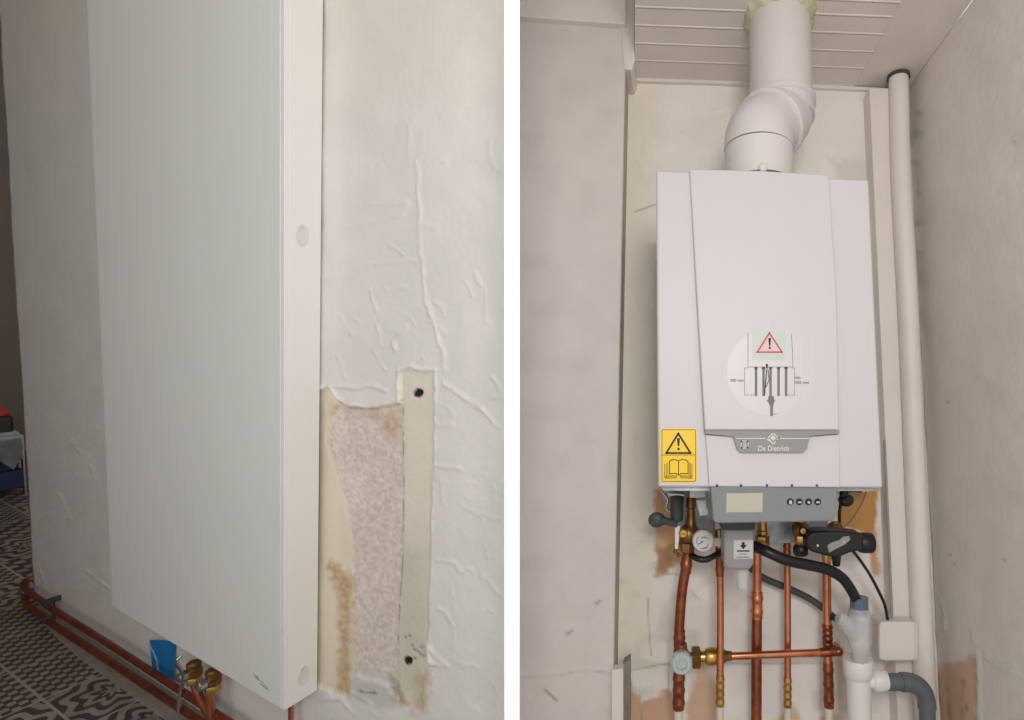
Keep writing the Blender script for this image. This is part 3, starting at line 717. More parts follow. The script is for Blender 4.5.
# badge
PB = (Vector((0,-1,0)), -(YFb-.012)); bm = B()
bdg = [(704.5,430.2),(839.8,430.2),(839,433.5),(810,436),(807,449),(803,452.5),(741,452.5),(737,449),(733.5,436.5),(705.2,433.8)]
f = [RR.pl(x, y, PB) for x, y in bdg]; prism(bm, f, [Vector((p.x, YFb-.002, p.z)) for p in f]); bd = obj('badge', bm, m_badge, boiler, smooth=False, label='grey maker badge in the recess under the front panel')
bm = B(); e = .0012
stroke(bm, [(737,438.5),(766,438.5),(769,441)], 1.0, PB, e); stroke(bm, [(776,441),(779,438.5),(808,438.5)], 1.0, PB, e)
stroke(bm, [(773,433),(778,438),(773,444.5),(768,438)], 1.2, PB, e, close=True); slab(bm, [(773,435),(776,438),(773,441),(770,438)], PB, e)
stroke(bm, rrect(741,441,748,448,1), .9, PB, e, close=True); text(bm, 'S', 743, 442.5, 746.4, 446.8, PB, e)
obj('emblem', bm, m_silver, bd, smooth=False)
bm = B(); text(bm, 'De Dietrich', 758, 445.6, 789, 451, PB, e); obj('lettering', bm, m_silver, bd, smooth=False)
# round installation sticker
bm = B(); slab(bm, circ(770, 372, 43.5, 43.5, 48), PU, .0003); rs_ = obj('round_sticker', bm, m_sticker, boiler, smooth=False)
bm = B(); slab(bm, [(752,330),(785,330),(785,360),(752,360)], PU, .0005); obj('sticker_print', bm, m_mint, rs_, smooth=False)
bm = B(); tri = [(769,333.5),(781,351),(780,353),(758.5,353),(757.5,351)]
slab(bm, tri, PU, .0006, ); obj('sticker_print', bm, m_pink, rs_, smooth=False)
bm = B(); stroke(bm, [(769.3,333),(782,352.2),(757.2,352.2)], 1.6, PU, .0008, close=True); obj('warning_triangle', bm, m_red, rs_, smooth=False)
bm = B(); slab(bm, [(768.2,338),(771,338),(770.3,346),(769,346)], PU, .0009); slab(bm, circ(769.7, 348, 1.2, 1.2, 12), PU, .0009); obj('exclamation_mark', bm, m_print, rs_, smooth=False)
bm = B()
stroke(bm, [(748,333),(748,367),(793,367),(791.5,334)], .5, PU, .0006)
stroke(bm, [(748,368),(744.5,368),(744.5,395),(757,395)], .45, PU, .0006); stroke(bm, [(792,368),(794.5,368),(794.5,395),(787,395)], .45, PU, .0006)
for x in (756, 763.5, 770.5, 778.5, 786): slab(bm, [(x-1.2,367),(x+1.2,367),(x+1.2,396),(x-1.2,396)], PU, .0008); slab(bm, [(x-2,367),(x+2,367),(x+1.5,369.5),(x-1.5,369.5)], PU, .0008)
slab(bm, [(768.6,396),(773.4,396),(774.6,401),(773,406),(772.7,416),(770.3,416),(770,406),(767.6,401)], PU, .0008)
slab(bm, [(767,400),(775,400),(775,401.5),(767,401.5)], PU, .0009); stroke(bm, [(773,414),(777,414)], .5, PU, .0008)
text(bm, '300 mm', 730, 378.8, 743.5, 381.8, PU, .0006); text(bm, 'min.', 795, 376, 801, 379, PU, .0006); text(bm, '350 mm', 795, 381, 809, 384, PU, .0006)
obj('diagram', bm, m_gprint, rs_, smooth=False)
bm = B(); slab(bm, [(765.6,364),(768,364),(767.4,369),(766.4,369)], PU, .001); stroke(bm, [(766.5,370),(766,378),(765,388),(764.5,395)], 1.0, PU, .001); stroke(bm, [(768,370),(769,380),(766,387)], .7, PU, .001)
obj('diagram', bm, m_print, rs_, smooth=False)
# yellow warning sticker on the lower left
PK = (Vector((0,-1,0)), -YFb)
bm = B(); slab(bm, rrect(660.5,428.5,696.8,482.5,2), PK, .0005); ws_ = obj('warning_sticker', bm, m_yellow, boiler, smooth=False, label='yellow warning sticker with a triangle and an open book')
bm = B(); e = .0008
stroke(bm, rrect(662,429.8,695.6,481.4,1.5), .5, PK, e, close=True); stroke(bm, [(661.5,455),(696,455)], .5, PK, e)
stroke(bm, [(678.3,433.5),(690.5,453),(666.3,453)], 1.9, PK, e, close=True)
slab(bm, [(676.9,438.3),(680,438.3),(679.2,446),(677.6,446)], PK, e); slab(bm, circ(678.5, 449, 1.3, 1.3, 14), PK, e)
stroke(bm, [(678.5,461),(675,459.5),(671,460),(669.5,461.5),(669.5,474),(672,473.5),(676,473.5),(678.5,475),(681,473.5),(685,473.5),(688,474),(688,461.5),(686,460),(682,459.5),(678.5,461),(678.5,475)], .8, PK, e)
for k in range(1, 4): stroke(bm, [(669.5-k*1.6,462+k*.7),(669.5-k*1.6,475+k*.8)], .5, PK, e); stroke(bm, [(688+k*1.3,462+k*.7),(688+k*1.3,475+k*.8)], .5, PK, e)
for k in range(3): stroke(bm, [(665,476.2+k*1.1),(677,475.6+k*1.1)], .5, PK, e); stroke(bm, [(680,475.6+k*1.1),(692,476.2+k*1.1)], .5, PK, e)
obj('sticker_print', bm, m_print, ws_, smooth=False)
# control panel
P0 = RR.Y(711, 486, YFb-.0); P1 = RR.Y(838, 486, YFb-.0); P2 = RR.Y(835, 520, YFb+.014)
PC = plane(P0, P1, P2)
cp = [(710.5,486.5),(838.5,486),(835,519),(831,521.5),(716,523.5),(713,520)]
bm = B(); f = [RR.pl(x, y, PC) for x, y in cp]; prism(bm, f, [Vector((p.x, YFb+.16, p.z)) for p in f]); pan = obj('control_panel', bm, m_panel, boiler, bevel=.003, label='grey sloping control panel with a pale display')
bm = B(); slab(bm, [(726.5,493.3),(762.8,492.8),(762.4,512),(726.2,512.3)], PC, .0006); obj('display', bm, m_lcd, pan, smooth=False)
ORG[pan] = ORG[boiler]
for i, x in enumerate((790.2, 799.3, 808.4, 817.6)):
    c = RR.pl(x, 501.7, PC); r = RR.w(c, 3.4)
    bm = B(); lathe(bm, c-PC[0]*.001, PC[0], [(0, r), (.0022, r), (.003, r*.85), (.003, .0001)], 24); bt = obj('button', bm, m_print, pan); ORG[bt] = ORG[boiler]
    bm = B(); q = .0033
    if i == 0: slab(bm, circ(x, 501.7, 1.5, 2.1, 16), PC, q)
    elif i == 2: slab(bm, [(x, 500.3), (x+1.6, 501.8), (x, 503.2), (x-1.6, 501.8)], PC, q)
    else: slab(bm, [(x-1.8,501),(x+1.8,501),(x+1.8,502.4),(x-1.8,502.4)], PC, q)
    obj('button_symbol', bm, m_silver, pan, smooth=False)
bm = B()
for x in (715, 739, 765, 790, 815):
    c = RR.Y(x+2, 485.5, YFb-.006); ball(bm, c, .0022, seg=10); obj('clip', bm, m_dgrey, boiler); bm = B()
# underside tray
bm = B(); f = [RR.Y(x, y, YFb+.02) for x, y in ((660,486.5),(881,487.5),(876,491),(664,490.5))]; prism(bm, f, [Vector((p.x, YB-.04, p.z)) for p in f]); obj('base_tray', bm, m_steel, boiler, smooth=False)
# ------------------------------------------------------------------ flue
Y1, Y2 = 1.00, 1.065
fl_ = thing('flue_pipe', 'thick white flue pipe bending from boiler top to ceiling', 'pipe', RR.Y(760, 172, Y1))
c0 = RR.Y(759.5, 176, Y1); rF = RR.w(c0, 34.5)
s1 = RR.Y(758.5, 151, Y1); 
c1 = RR.Y(781, 107, Y2); top = Vector((c1.x+.001, c1.y, ZCE+.05))
c0.x = s1.x
bm = B(); tube(bm, [Vector((c0.x, Y1, c0.z-.02)), s1], rF*.992, 40); obj('lower_socket', bm, m_flue, fl_)
mid = (s1+c1)/2+Vector((.0,0,.004))
d1 = nrm(c1-s1)
def arc(a, ta, b, tb, n=12):
    L_ = (b-a).length*.45; return [((1-t)**3*a+3*(1-t)**2*t*(a+ta*L_)+3*(1-t)*t*t*(b-tb*L_)+t**3*b) for t in [i/n for i in range(n+1)]]
up_ = Vector((0,0,1)); dd = nrm(Vector((c1.x-s1.x+.012, Y2-Y1, (c1.z-s1.z)*.62)))
bm = B(); tube(bm, arc(s1, up_, mid, dd), rF*1.005, 40); obj('elbow', bm, m_flue, fl_)
bm = B(); tube(bm, arc(mid, dd, c1, up_), rF*1.0, 40); obj('elbow', bm, m_flue, fl_)
bm = B(); lathe(bm, mid-dd*.006, dd, [(0, rF*.9), (0, rF*1.06), (.002, rF*1.10), (.009, rF*1.10), (.012, rF*1.06), (.012, rF*.9)], 48); obj('collar', bm, m_flue, fl_)
bm = B(); lathe(bm, c1-up_*.03, up_, [(0, rF*.9), (0, rF*1.03), (.028, rF*1.04), (.031, rF*1.09), (.040, rF*1.09), (.044, rF*1.02), (.044, rF*.9)], 48); obj('collar', bm, m_flue, fl_)
bm = B(); tube(bm, [c1, top], rF*.97, 40); obj('upper_pipe', bm, m_flue, fl_)
bm = B(); c = RR.Y(757, 167, Y1-rF); ball(bm, Vector((s1.x-.004, Y1-rF*.985, c.z)), .009, (1,.5,1)); obj('test_point', bm, m_flue, fl_)
bm = B()
cz = Vector((top.x, top.y, ZCE))
bmesh.ops.create_uvsphere(bm, u_segments=60, v_segments=10, radius=1, matrix=Matrix.Translation(cz) @ Matrix.Diagonal((rF*1.17, rF*1.17, .03, 1)))
for v in bm.verts:
    q = (v.co-cz); k = 1+.12*mnoise.noise(v.co*40)+.06*mnoise.noise(v.co*110); v.co = cz+Vector((q.x*k, q.y*k, q.z*k))
obj('foam_ring', bm, m_foam, label='yellow sealing foam around the flue at the ceiling', cat='sealing foam')
# ------------------------------------------------------------------ mounting frame and torn bits
YM = 1.225
mf = thing('mounting_plate', 'galvanised bracket plate on the wall under the boiler', 'bracket', RR.Y(770, 545, YM))
bm = B(); polypx(bm, [(672,489),(712,489),(712,520),(724,522),(724,552),(716,552),(716,545),(692,543),(690,556),(684,556),(684,536),(676,520)], YM, YM+.003); obj('plate', bm, m_steel, mf, smooth=False, bevel=.0005)
bm = B(); polypx(bm, [(755,519),(828,519),(828,540),(815,543),(755,543)], YM, YM+.003); obj('plate', bm, m_steel, mf, smooth=False, bevel=.0005)
bm = B(); polypx(bm, [(838,487),(872,487),(872,491),(838,493)], YM-.02, YM+.003); obj('flange', bm, m_steel, mf, smooth=False); bm = B(); polypx(bm, [(662,491),(686,491),(684,500),(664,502)], YM-.02, YM+.003); obj('flange', bm, m_steel, mf, smooth=False)
bm = B(); polypx(bm, [(690,489),(709,489),(709,497),(690,498)], YM-.13, YM-.12); obj('flange', bm, m_post, mf, smooth=False, bevel=.001); bm = B(); polypx(bm, [(696,500),(709,499),(708,515),(700,516)], YM-.10, YM-.09); obj('flange', bm, m_steelb, mf, smooth=False, bevel=.001)
# ------------------------------------------------------------------ vertical copper pipes
def ribs(bm, P, Q, rr, n, grow=1.22, body=1.1):
    d = nrm(Q-P); L_ = (Q-P).length; pr = [(0, rr)]
    for i in range(n):
        t = L_*(i+.5)/n; w = min(L_/n*.22, .004)
        pr += [(t-w*1.4, rr*body), (t-w*.7, rr*grow), (t+w*.7, rr*grow), (t+w*1.4, rr*body)]
    pr.append((L_, rr)); pr = [(0, rr*body)]+pr[1:-1]+[(L_, rr*body)]
    lathe(bm, P, d, pr, 24); return bm
def vpipe(pts, wpx, Y, lab, m, fits, tail=True):
    P = [RR.Y(x, y, Y) for x, y in pts]; r = RR.w(P[0], wpx/2)
    t = thing('copper_pipe', lab, 'pipe', P[-1], 'copper pipes under the boiler')
    bm = B(); tube(bm, P, r, 20, smooth=5 if len(P) > 2 else 0); obj('tube', bm, m, t)
    for (x0, y0, x1, y1, n, mm, nm) in fits:
        bm = B(); ribs(bm, RR.Y(x0, y0, Y), RR.Y(x1, y1, Y), r, n); obj(nm, bm, mm, t)
    if tail:
        x0, y0, x1, y1, w = tail
        bm = B(); a = RR.Y(x0, y0, Y); b_ = RR.Y(x1, y1, Y); tube(bm, [a, b_], RR.w(a, w/2), 18); obj('painted_tail', bm, m_wpipe, t, label='cream painted lower pipe end')
    return P, r
YP = 1.19; YQ = 1.235
vpipe([(688,546),(686,566),(682,592),(679.8,620),(679,640),(678.8,706)], 10.0, YP, 'copper pipe furthest left, bending slightly under the brass valve', m_copper_d,
      [(687,556,685.6,573,1,m_copper_d,'fitting'), (679.6,630,679.2,645,1,m_copper_d,'fitting'), (679,672,678.6,709,3,m_copper_d,'fitting')], (678.6,708,678.2,740,9))
vpipe([(719.5,545),(720.3,600),(720.2,655),(720,704)], 7.2, YP, 'thin copper pipe second from left, crossing in front of the brass union', m_copper,
      [(719.3,548,719.8,576,2,m_copper_d,'fitting'), (720.2,675,720,706,4,m_brass,'fitting')], (720,705,720,740,7.5))
vpipe([(757,545),(757,592)], 9.2, YQ, 'middle copper pipe, upper length under the boiler', m_copper, [], None)
vpipe([(757,592),(756.6,640),(756.2,760)], 10.6, YQ, 'thicker middle copper pipe running down out of view', m_copper_d, [(757,592,756.8,618,2,m_copper,'fitting')], None)
vpipe([(787,544),(787.6,610),(787.6,680)], 6.8, YQ, 'thin copper pipe second from right with brass fitting low down', m_copper,
      [(787,543,787.1,556,2,m_copper_d,'fitting'), (787.6,677,787.6,707,4,m_brass,'fitting')], (787.6,706,788,740,7.5))
vpipe([(826.5,552),(827,610),(827.6,650),(829,706)], 8.8, YQ, 'copper pipe furthest right with an aged crimped lower end', m_copper,
      [(826.5,548,826.6,560,1,m_brass,'fitting'), (827.3,624,827.6,647,4,m_copper_d,'fitting'), (828,662,829,707,3,m_copper_d,'fitting')], (829,706,829.5,740,8))
# horizontal pipe with its brass union and valve cap
YH = 1.207
hp = thing('copper_pipe', 'horizontal copper pipe crossing in front of the vertical ones', 'pipe', RR.Y(770, 656, YH), 'copper pipes under the boiler')
a = RR.Y(722, 656.5, YH); b_ = RR.Y(834, 652, YH); r = RR.w(a, 3.6)
bm = B(); tube(bm, [a, b_, b_+Vector((.010, .002, 0)), b_+Vector((.014, .02, 0)), b_+Vector((.0145, .035, 0))], r, 18); obj('tube', bm, m_copper, hp)
bm = B(); ribs(bm, RR.Y(820, 652.6, YH), RR.Y(838, 651.6, YH), r, 1, 1.25, 1.2); ball(bm, RR.Y(838.5, 651.5, YH), r*1.3); obj('elbow', bm, m_copper_d, hp)
un = thing('brass_union', 'brass compression union at the left end of the horizontal pipe', 'pipe fitting', RR.Y(705, 662, YH))
a = RR.Y(692, 657.3, YH); ax = nrm(b_-a); s = RR.w(a, 1)
bm = B(); lathe(bm, a, ax, [(0, 9*s), (.4*s, 11*s), (7.5*s, 11*s), (8.5*s, 9*s)], 6); obj('nut', bm, m_brass_d, un)
bm = B(); lathe(bm, a+ax*8*s, ax, [(0, 5.5*s), (5*s, 5.5*s), (6*s, 7.5*s), (9*s, 8.5*s), (15*s, 8.5*s), (17*s, 7*s)], 24); obj('body', bm, m_brass, un)
bm = B(); lathe(bm, a+ax*24*s, ax, [(0, 7.5*s), (1*s, 8*s), (8*s, 7*s), (10*s, 5*s), (16*s, 4.2*s)], 24); obj('olive_nut', bm, m_brass_d, un)
vc = thing('valve', 'round pale-capped valve on the leftmost copper pipe', 'valve', RR.Y(681, 670, YP))
c = RR.Y(681.2, 658, YP); s = RR.w(c, 1)*.93
bm = B(); lathe(bm, c+Vector((0,0,15*s)), (0,0,-1), [(0, 6.2*s), (6*s, 6.6*s), (9*s, 8.5*s), (21*s, 8.5*s), (24*s, 6.6*s), (30*s, 6.2*s)], 24); obj('body', bm, m_copper_d, vc)
bm = B(); lathe(bm, c+Vector((0,-.012,0)), (0,-1,0), [(0, 9*s), (1*s, 11.3*s), (8*s, 11.3*s), (10*s, 9.5*s), (10*s, 6*s), (7.5*s, 5.5*s), (7.5*s, .01*s)], 36); obj('cap', bm, m_valvecap, vc, label='pale grey plastic cap')
bm = B(); q = c+Vector((0,-.012-8*s,0)); tube(bm, [q+Vector((-1.2*s,0,2.5*s)), q+Vector((1.6*s,-.5*s,-2.5*s))], 1.1*s, 10); obj('slot', bm, m_wpipe, vc)
bm = B(); lathe(bm, c+Vector((4*s,0,0)), ax, [(0, 5.5*s), (8*s, 5.5*s)], 20); obj('outlet', bm, m_brass_d, vc)
# ------------------------------------------------------------------ brass valve, lever and gauge at left
YV = 1.17
bv = thing('brass_valve', 'brass filling valve with a grey paddle lever under the boiler', 'valve', RR.Y(689, 550, YV))
c = RR.Y(691, 497, YV); s = RR.w(c, 1)
bm = B(); lathe(bm, c, (0,0,-1), [(0, 4*s), (2*s, 5*s), (10*s, 5*s), (11*s, 4*s), (20*s, 4.5*s), (28*s, 5.5*s), (31*s, 8*s)], 20); obj('body', bm, m_brass_d, bv)
c = RR.Y(688.5, 534.5, YV); bm = B(); ball(bm, c, 10*s, (1, .9, 1.05)); obj('ball_body', bm, m_brass_d, bv)
bm = B(); c2 = RR.Y(683.2, 533.5, YV-.022); lathe(bm, c2+Vector((0,.008,0)), (0,-1,0), [(0, 4.4*s), (.009, 4.4*s), (.011, 3.4*s), (.011, .01*s)], 20); obj('screw', bm, m_brass, bv)
bm = B(); box(bm, tuple(c2+Vector((-3*s,-.0045,-.5*s))), tuple(c2+Vector((3*s,-.0028,.5*s)))); obj('screw_slot', bm, m_brass_d, bv)
bm = B(); lathe(bm, RR.Y(687.5, 543, YV), nrm(Vector((-.08,0,-1))), [(0, 7*s), (1*s, 7.5*s), (8*s, 7.5*s), (9*s, 6.5*s)], 6); obj('nut', bm, m_brass_d, bv)
bm = B(); tube(bm, [RR.Y(679,540,YV), RR.Y(675,552,YV-.004), RR.Y(680,556,YV-.004)], 2*s, 10); obj('side_spindle', bm, m_brass_d, bv)
bm = B(); lathe(bm, RR.Y(677, 496, YV-.012), (0,0,-1), [(0, 5.5*s), (2*s, 6.8*s), (22*s, 6.5*s), (24*s, 5.5*s)], 20); obj('lever_hub', bm, m_dgrey, bv)
bm = B(); tube(bm, [RR.Y(677,524,YV-.02), RR.Y(668,521.5,YV-.024), RR.Y(660,520,YV-.026)], [3.4*s, 3.4*s, 5*s], 16)
ball(bm, RR.Y(656.8, 519.8, YV-.026), 8*s, (1.05, .5, .92)); obj('lever', bm, m_dgrey, bv)
bm = B(); polypx(bm, [(675,527),(680,526),(678,549),(675,549)], YV-.02, YV-.018); obj('tag_strip', bm, m_white, bv, smooth=False)
bm = B(); tube(bm, [RR.Y(663,493,1.19), RR.Y(668,500,1.185), RR.Y(666,508,1.185), RR.Y(671,512,1.185)], .0028, 10, smooth=5); obj('spring_clip', bm, m_chrome, bv)
bm = B(); lathe(bm, RR.Y(676, 494.5, YV-.012)+Vector((-8*s,0,0)), (1,0,0), [(0, 2*s), (1*s, 2.6*s), (16*s, 2.6*s), (17*s, 2*s)], 16); obj('pin', bm, m_chrome, bv)
pg = thing('pressure_gauge', 'round white-faced pressure gauge beside the brass valve', 'gauge', RR.Y(703, 552, YV-.03))
c = RR.Y(703.2, 541.3, YV-.03); bm = B()
lathe(bm, c+Vector((0,.02,0)), nrm(Vector((0,-1,.05))), [(0, 9*s), (.004, 10.6*s), (.018, 10.8*s), (.021, 10.2*s), (.021, 9.4*s), (.019, 9.2*s), (.019, .01*s)], 40); obj('case', bm, m_gring, pg)
bm = B(); lathe(bm, c+Vector((0,.0012,0)), nrm(Vector((0,-1,.05))), [(0, 9.1*s), (.0006, 9.1*s), (.0006, .01*s)], 40); obj('dial', bm, m_gauge, pg)
PG = (Vector((0,-1,0)), -(c.y)); bm = B()
stroke(bm, [(698.3,546.5),(696.3,541),(698,536.5)], .5, PG, .0005); stroke(bm, [(707,547.5),(704,549),(700,548.5)], .5, PG, .0005); stroke(bm, [(701,538),(706,537),(708,539)], .5, PG, .0005); obj('dial_scale', bm, m_gprint, pg, smooth=False)
bm = B(); stroke(bm, [(708.6,544),(706.5,547.3),(702.5,548.2)], .7, PG, .0008); obj('dial_arc', bm, m_red, pg, smooth=False)
bm = B(); stroke(bm, [(703.2,541.3),(699,544)], .7, PG, .0011); obj('needle', bm, m_print, pg, smooth=False)
bm = B(); tube(bm, [c+Vector((0,.02,0)), c+Vector((-.006,.03,.002)), RR.Y(692,536,YV+.006)], .005, 12); obj('stem', bm, m_brass_d, pg)
bm = B(); tube(bm, [RR.Y(688,552,1.205), RR.Y(696,558,1.16), RR.Y(706,559.5,1.155), RR.Y(716,555,1.165), RR.Y(728,551,1.19)], .0065, 14, smooth=6)
obj('black_hose', bm, m_black, label='short black hose looping under the pressure gauge', cat='hose')
# small brass / white tap over the second pipe
tp = thing('isolating_valve', 'brass and white isolating valve above the second copper pipe', 'valve', RR.Y(719, 548, YV))
bm = B(); lathe(bm, RR.Y(719.5, 522, YV), (0,0,-1), [(0,4*s),(6*s,4*s),(7*s,5.5*s),(14*s,5.5*s),(15*s,4.2*s),(24*s,4.2*s)], 18); obj('body', bm, m_brass, tp)
bm = B(); polypx(bm, [(715,523),(723,523),(723,528),(715,530)], YV-.012, YV-.006); polypx(bm, [(714,538),(723,538),(723,546),(714,546)], YV-.012, YV-.006); obj('grip', bm, m_white, tp, smooth=False, bevel=.001)
# brass fittings over the other pipes
def fit(x, y0, sc, lab, Y=1.16, rnd=False):
    t = thing('brass_valve', lab, 'valve', RR.Y(x, y0+26*sc, Y), 'brass fittings between boiler and pipes')
    q = RR.Y(x, y0, Y)
    bm = B(); lathe(bm, q, (0,0,-1), [(0,4.5*s*sc),(9*s*sc,4.5*s*sc),(10*s*sc,5.5*s*sc),(13*s*sc,5.5*s*sc),(14*s*sc,4*s*sc)], 18); obj('body', bm, m_brass, t)
    bm = B(); lathe(bm, q-Vector((0,0,14*s*sc)), (0,0,-1), [(0,6*s*sc),(1*s*sc,6.8*s*sc),(9*s*sc,6.8*s*sc),(10*s*sc,6*s*sc),(12*s*sc,4.6*s*sc)], 6); obj('nut', bm, m_brass, t)
    if rnd:
        bm = B(); ball(bm, q-Vector((0,0,8*s)), 9*s, (1,.8,1)); obj('ball_body', bm, m_brass_d, t)
        bm = B(); lathe(bm, q+Vector((0,-7*s,-8*s)), (0,-1,0), [(0,4.2*s),(2*s,4.2*s),(2.6*s,3*s),(2.6*s,.01)], 6); obj('screw', bm, m_brass, t)
    return t
fit(762, 520, 1.05, 'brass fitting above the middle copper pipe')
fit(800.5, 521, .95, 'rounded brass valve between the middle and right pipes', rnd=True)
bm = B(); lathe(bm, RR.Y(800.5, 545, 1.16), (0,0,-1), [(0,6*s),(2*s,7.5*s),(8*s,7.5*s),(10*s,6*s)], 16); obj('rubber_cap', bm, m_black, label='black cap under the rounded brass valve', cat='cap')
fit(835, 522, 1.0, 'rounded brass valve partly behind the black actuator', 1.19, True)
# ------------------------------------------------------------------ condensate trap under the panel
ct = thing('condensate_trap', 'grey condensate trap hanging below the control panel', 'drain trap', RR.Y(739, 592, 1.09))
bm = B(); polypx(bm, [(722,519),(755,519),(755,530),(722,530)], 1.05, 1.13); obj('cap', bm, m_dgrey, ct, bevel=.003)
bm = B(); polypx(bm, [(724,529),(754,529),(754,564),(750,570),(728,570),(724,564)], 1.06, 1.12); obj('housing', bm, m_lgrey, ct, bevel=.005)
PT = (Vector((0,-1,0)), -1.06); bm = B(); slab(bm, [(733.8,540),(753,540),(753,558.6),(733.8,558.6)], PT, .0005); obj('label', bm, m_sticker, ct, smooth=False)
bm = B(); slab(bm, [(741.8,542),(744.6,542),(744.6,545),(746.8,545),(743.2,549.3),(739.8,545),(741.8,545)], PT, .0008)
slab(bm, [(737,550.2),(749.5,550.2),(749.5,551.6),(737,551.6)], PT, .0008); stroke(bm, [(739,554),(747,554)], .5, PT, .0008); stroke(bm, [(737,557),(749,557)], .7, PT, .0008); obj('label_print', bm, m_print, ct, smooth=False)
bm = B(); lathe(bm, RR.Y(742.5, 568, 1.09), (0,0,-1), [(0,5.5*s),(4*s,5.8*s),(16*s,5.4*s),(19*s,4.2*s),(20*s,.1*s)], 24); obj('clear_cup', bm, m_clear, ct, label='translucent cup')
# ------------------------------------------------------------------ hoses
bm = B(); tube(bm, [RR.Y(754,546,1.12), RR.Y(768,552,1.10), RR.Y(786,560,1.10), RR.Y(806,564.5,1.11), RR.Y(826,569,1.12), RR.Y(841,577,1.13), RR.Y(850,588,1.135), RR.Y(856.5,601,1.148), RR.Y(857.5,612,1.15)], .0108, 20, smooth=6)
obj('black_hose', bm, m_black, label='thick black hose curving down into the clear funnel', cat='hose')
bm = B(); tube(bm, [RR.Y(748,566,1.262), RR.Y(764,578,1.262), RR.Y(790,589,1.262), RR.Y(812,600,1.262), RR.Y(830,614,1.25), RR.Y(842,624,1.21)], .0075, 16, smooth=6)
obj('grey_hose', bm, m_dgrey, label='thin dark grey hose passing behind the pipes to the funnel', cat='hose')
# ------------------------------------------------------------------ actuator
YA = 1.12
ac = thing('valve_actuator', 'black motor actuator with a grey inlay lying across the right pipes', 'actuator', RR.Y(838, 560, YA))
bm = B(); polypx(bm, [(806,537),(812,532),(826,531),(846,531.5),(864,534),(864,550),(850,553),(838,558),(826,556),(812,552),(806,547)], YA, YA+.055); obj('body', bm, m_black, ac, bevel=.005)
bm = B(); lathe(bm, RR.Y(859, 542.5, YA+.028), nrm(Vector((1,0,-.05))), [(0,9*s),(3*s,9.8*s),(12*s,9.8*s),(14*s,8.6*s)], 28); obj('end_cap', bm, m_black, ac)
bm = B(); slab(bm, [(827,545.5),(831,542.5),(839,540),(843,536.5),(849,536),(850,539.5),(845,544),(834,549.5),(829,552.5)], (Vector((0,-1,0)), -YA), .002); obj('inlay', bm, m_lgrey, ac, smooth=False)
bm = B(); lathe(bm, RR.Y(843.5, 541.5, YA-.002), (0,-1,0), [(0,1.8*s),(.0015,1.5*s),(.0015,.01*s)], 16); obj('screw', bm, m_chrome, ac); bm = B(); lathe(bm, RR.Y(817.6, 545.4, YA+.0), (0,-1,0), [(0,1.5*s),(.0015,1.2*s),(.0015,.01*s)], 12); obj('screw', bm, m_chrome, ac)
bm = B(); lathe(bm, RR.Y(836, 552, YA+.03), (0,0,-1), [(0,5*s),(6*s,4.5*s),(13*s,3.6*s)], 16); obj('cable_gland', bm, m_black, ac)
bm = B(); tube(bm, [RR.Y(853,551,YA+.03), RR.Y(860,560,1.16), RR.Y(870,575,1.19), RR.Y(879,592,1.20), RR.Y(885,606,1.21), RR.Y(888.5,624,1.225)], .0034, 12, smooth=6); obj('cable', bm, m_black, label='thin black cable from the actuator to the junction box', cat='cable')
bm = B(); ball(bm, RR.Y(846,500,1.12), 7*s, (1.1,.9,.9)); ball(bm, RR.Y(843,494,1.11), 3.6*s); tube(bm, [RR.Y(846,492,1.12), RR.Y(852,490,1.15), RR.Y(860,491,1.2)], 2.2*s, 12, smooth=4)
tube(bm, [RR.Y(841,500,1.13), RR.Y(839.5,512,1.14), RR.Y(839.5,522,1.15)], 1.6*s, 10)
obj('gas_cock', bm, m_black, label='small black cock under the right corner of the boiler', cat='valve')
bm = B(); tube(bm, [RR.Y(838,531,1.27), RR.Y(850,522,1.272), RR.Y(861,505,1.27), RR.Y(866,492,1.25)], .0012, 8, smooth=5); obj('wire', bm, m_wgrey, label='thin wire curving over the torn brown plaster', cat='wire')
bm = B(); tube(bm, [RR.Y(854,492,1.2), RR.Y(862,490,1.21), RR.Y(871,489.5,1.22)], .0028, 10, smooth=4); ball(bm, RR.Y(871,489.5,1.22), .0045); obj('bolt', bm, m_chrome, label='bright bolt at the right end of the bracket', cat='bolt')
# ------------------------------------------------------------------ tundish and waste trap
YT = 1.15
td = thing('tundish', 'milky clear plastic funnel above the white trap', 'funnel', RR.Y(858, 668, YT))
c = RR.Y(859, 598, YT); s2 = RR.w(c, 1); dn = nrm(RR.Y(860, 668, YT)-c)
bm = B(); lathe(bm, c, dn, [(0,8.0*s2),(8*s2,8.4*s2),(14*s2,11*s2),(20*s2,12*s2),(40*s2,12*s2),(46*s2,10.5*s2),(52*s2,7.2*s2),(70*s2,6.6*s2)], 32); obj('funnel', bm, m_clear, td)
bm = B(); a = c+dn*34*s2; tube(bm, [a+Vector((-3*s2,0,0)), RR.Y(846,622,YT), RR.Y(838,617,YT)], [11*s2, 8.5*s2, 6*s2], 20); obj('side_inlet', bm, m_clear, td)
bm = B(); lathe(bm, c-dn*1*s2, dn, [(0,7.2*s2),(0,9.0*s2),(16*s2,9.0*s2),(16*s2,7.2*s2)], 24); obj('hose_clip', bm, m_clipc, td)
YS = 1.165
wt = thing('waste_trap', 'white plastic bottle trap under the clear funnel', 'drain trap', RR.Y(857, 760, YS))
c = RR.Y(857.5, 658, YS); s3 = RR.w(c, 1); dn = Vector((0,0,-1))
bm = B(); lathe(bm, c, dn, [(0,8*s3),(0,14*s3),(1*s3,14.6*s3),(14*s3,14.6*s3),(16*s3,13.4*s3),(18*s3,12*s3),(19*s3,12*s3)], 36)
obj('collar', bm, m_trap, wt)
bm = B(); lathe(bm, c+dn*18*s3, dn, [(0,12*s3),(80*s3,11.4*s3)], 36); obj('bottle', bm, m_trap, wt)
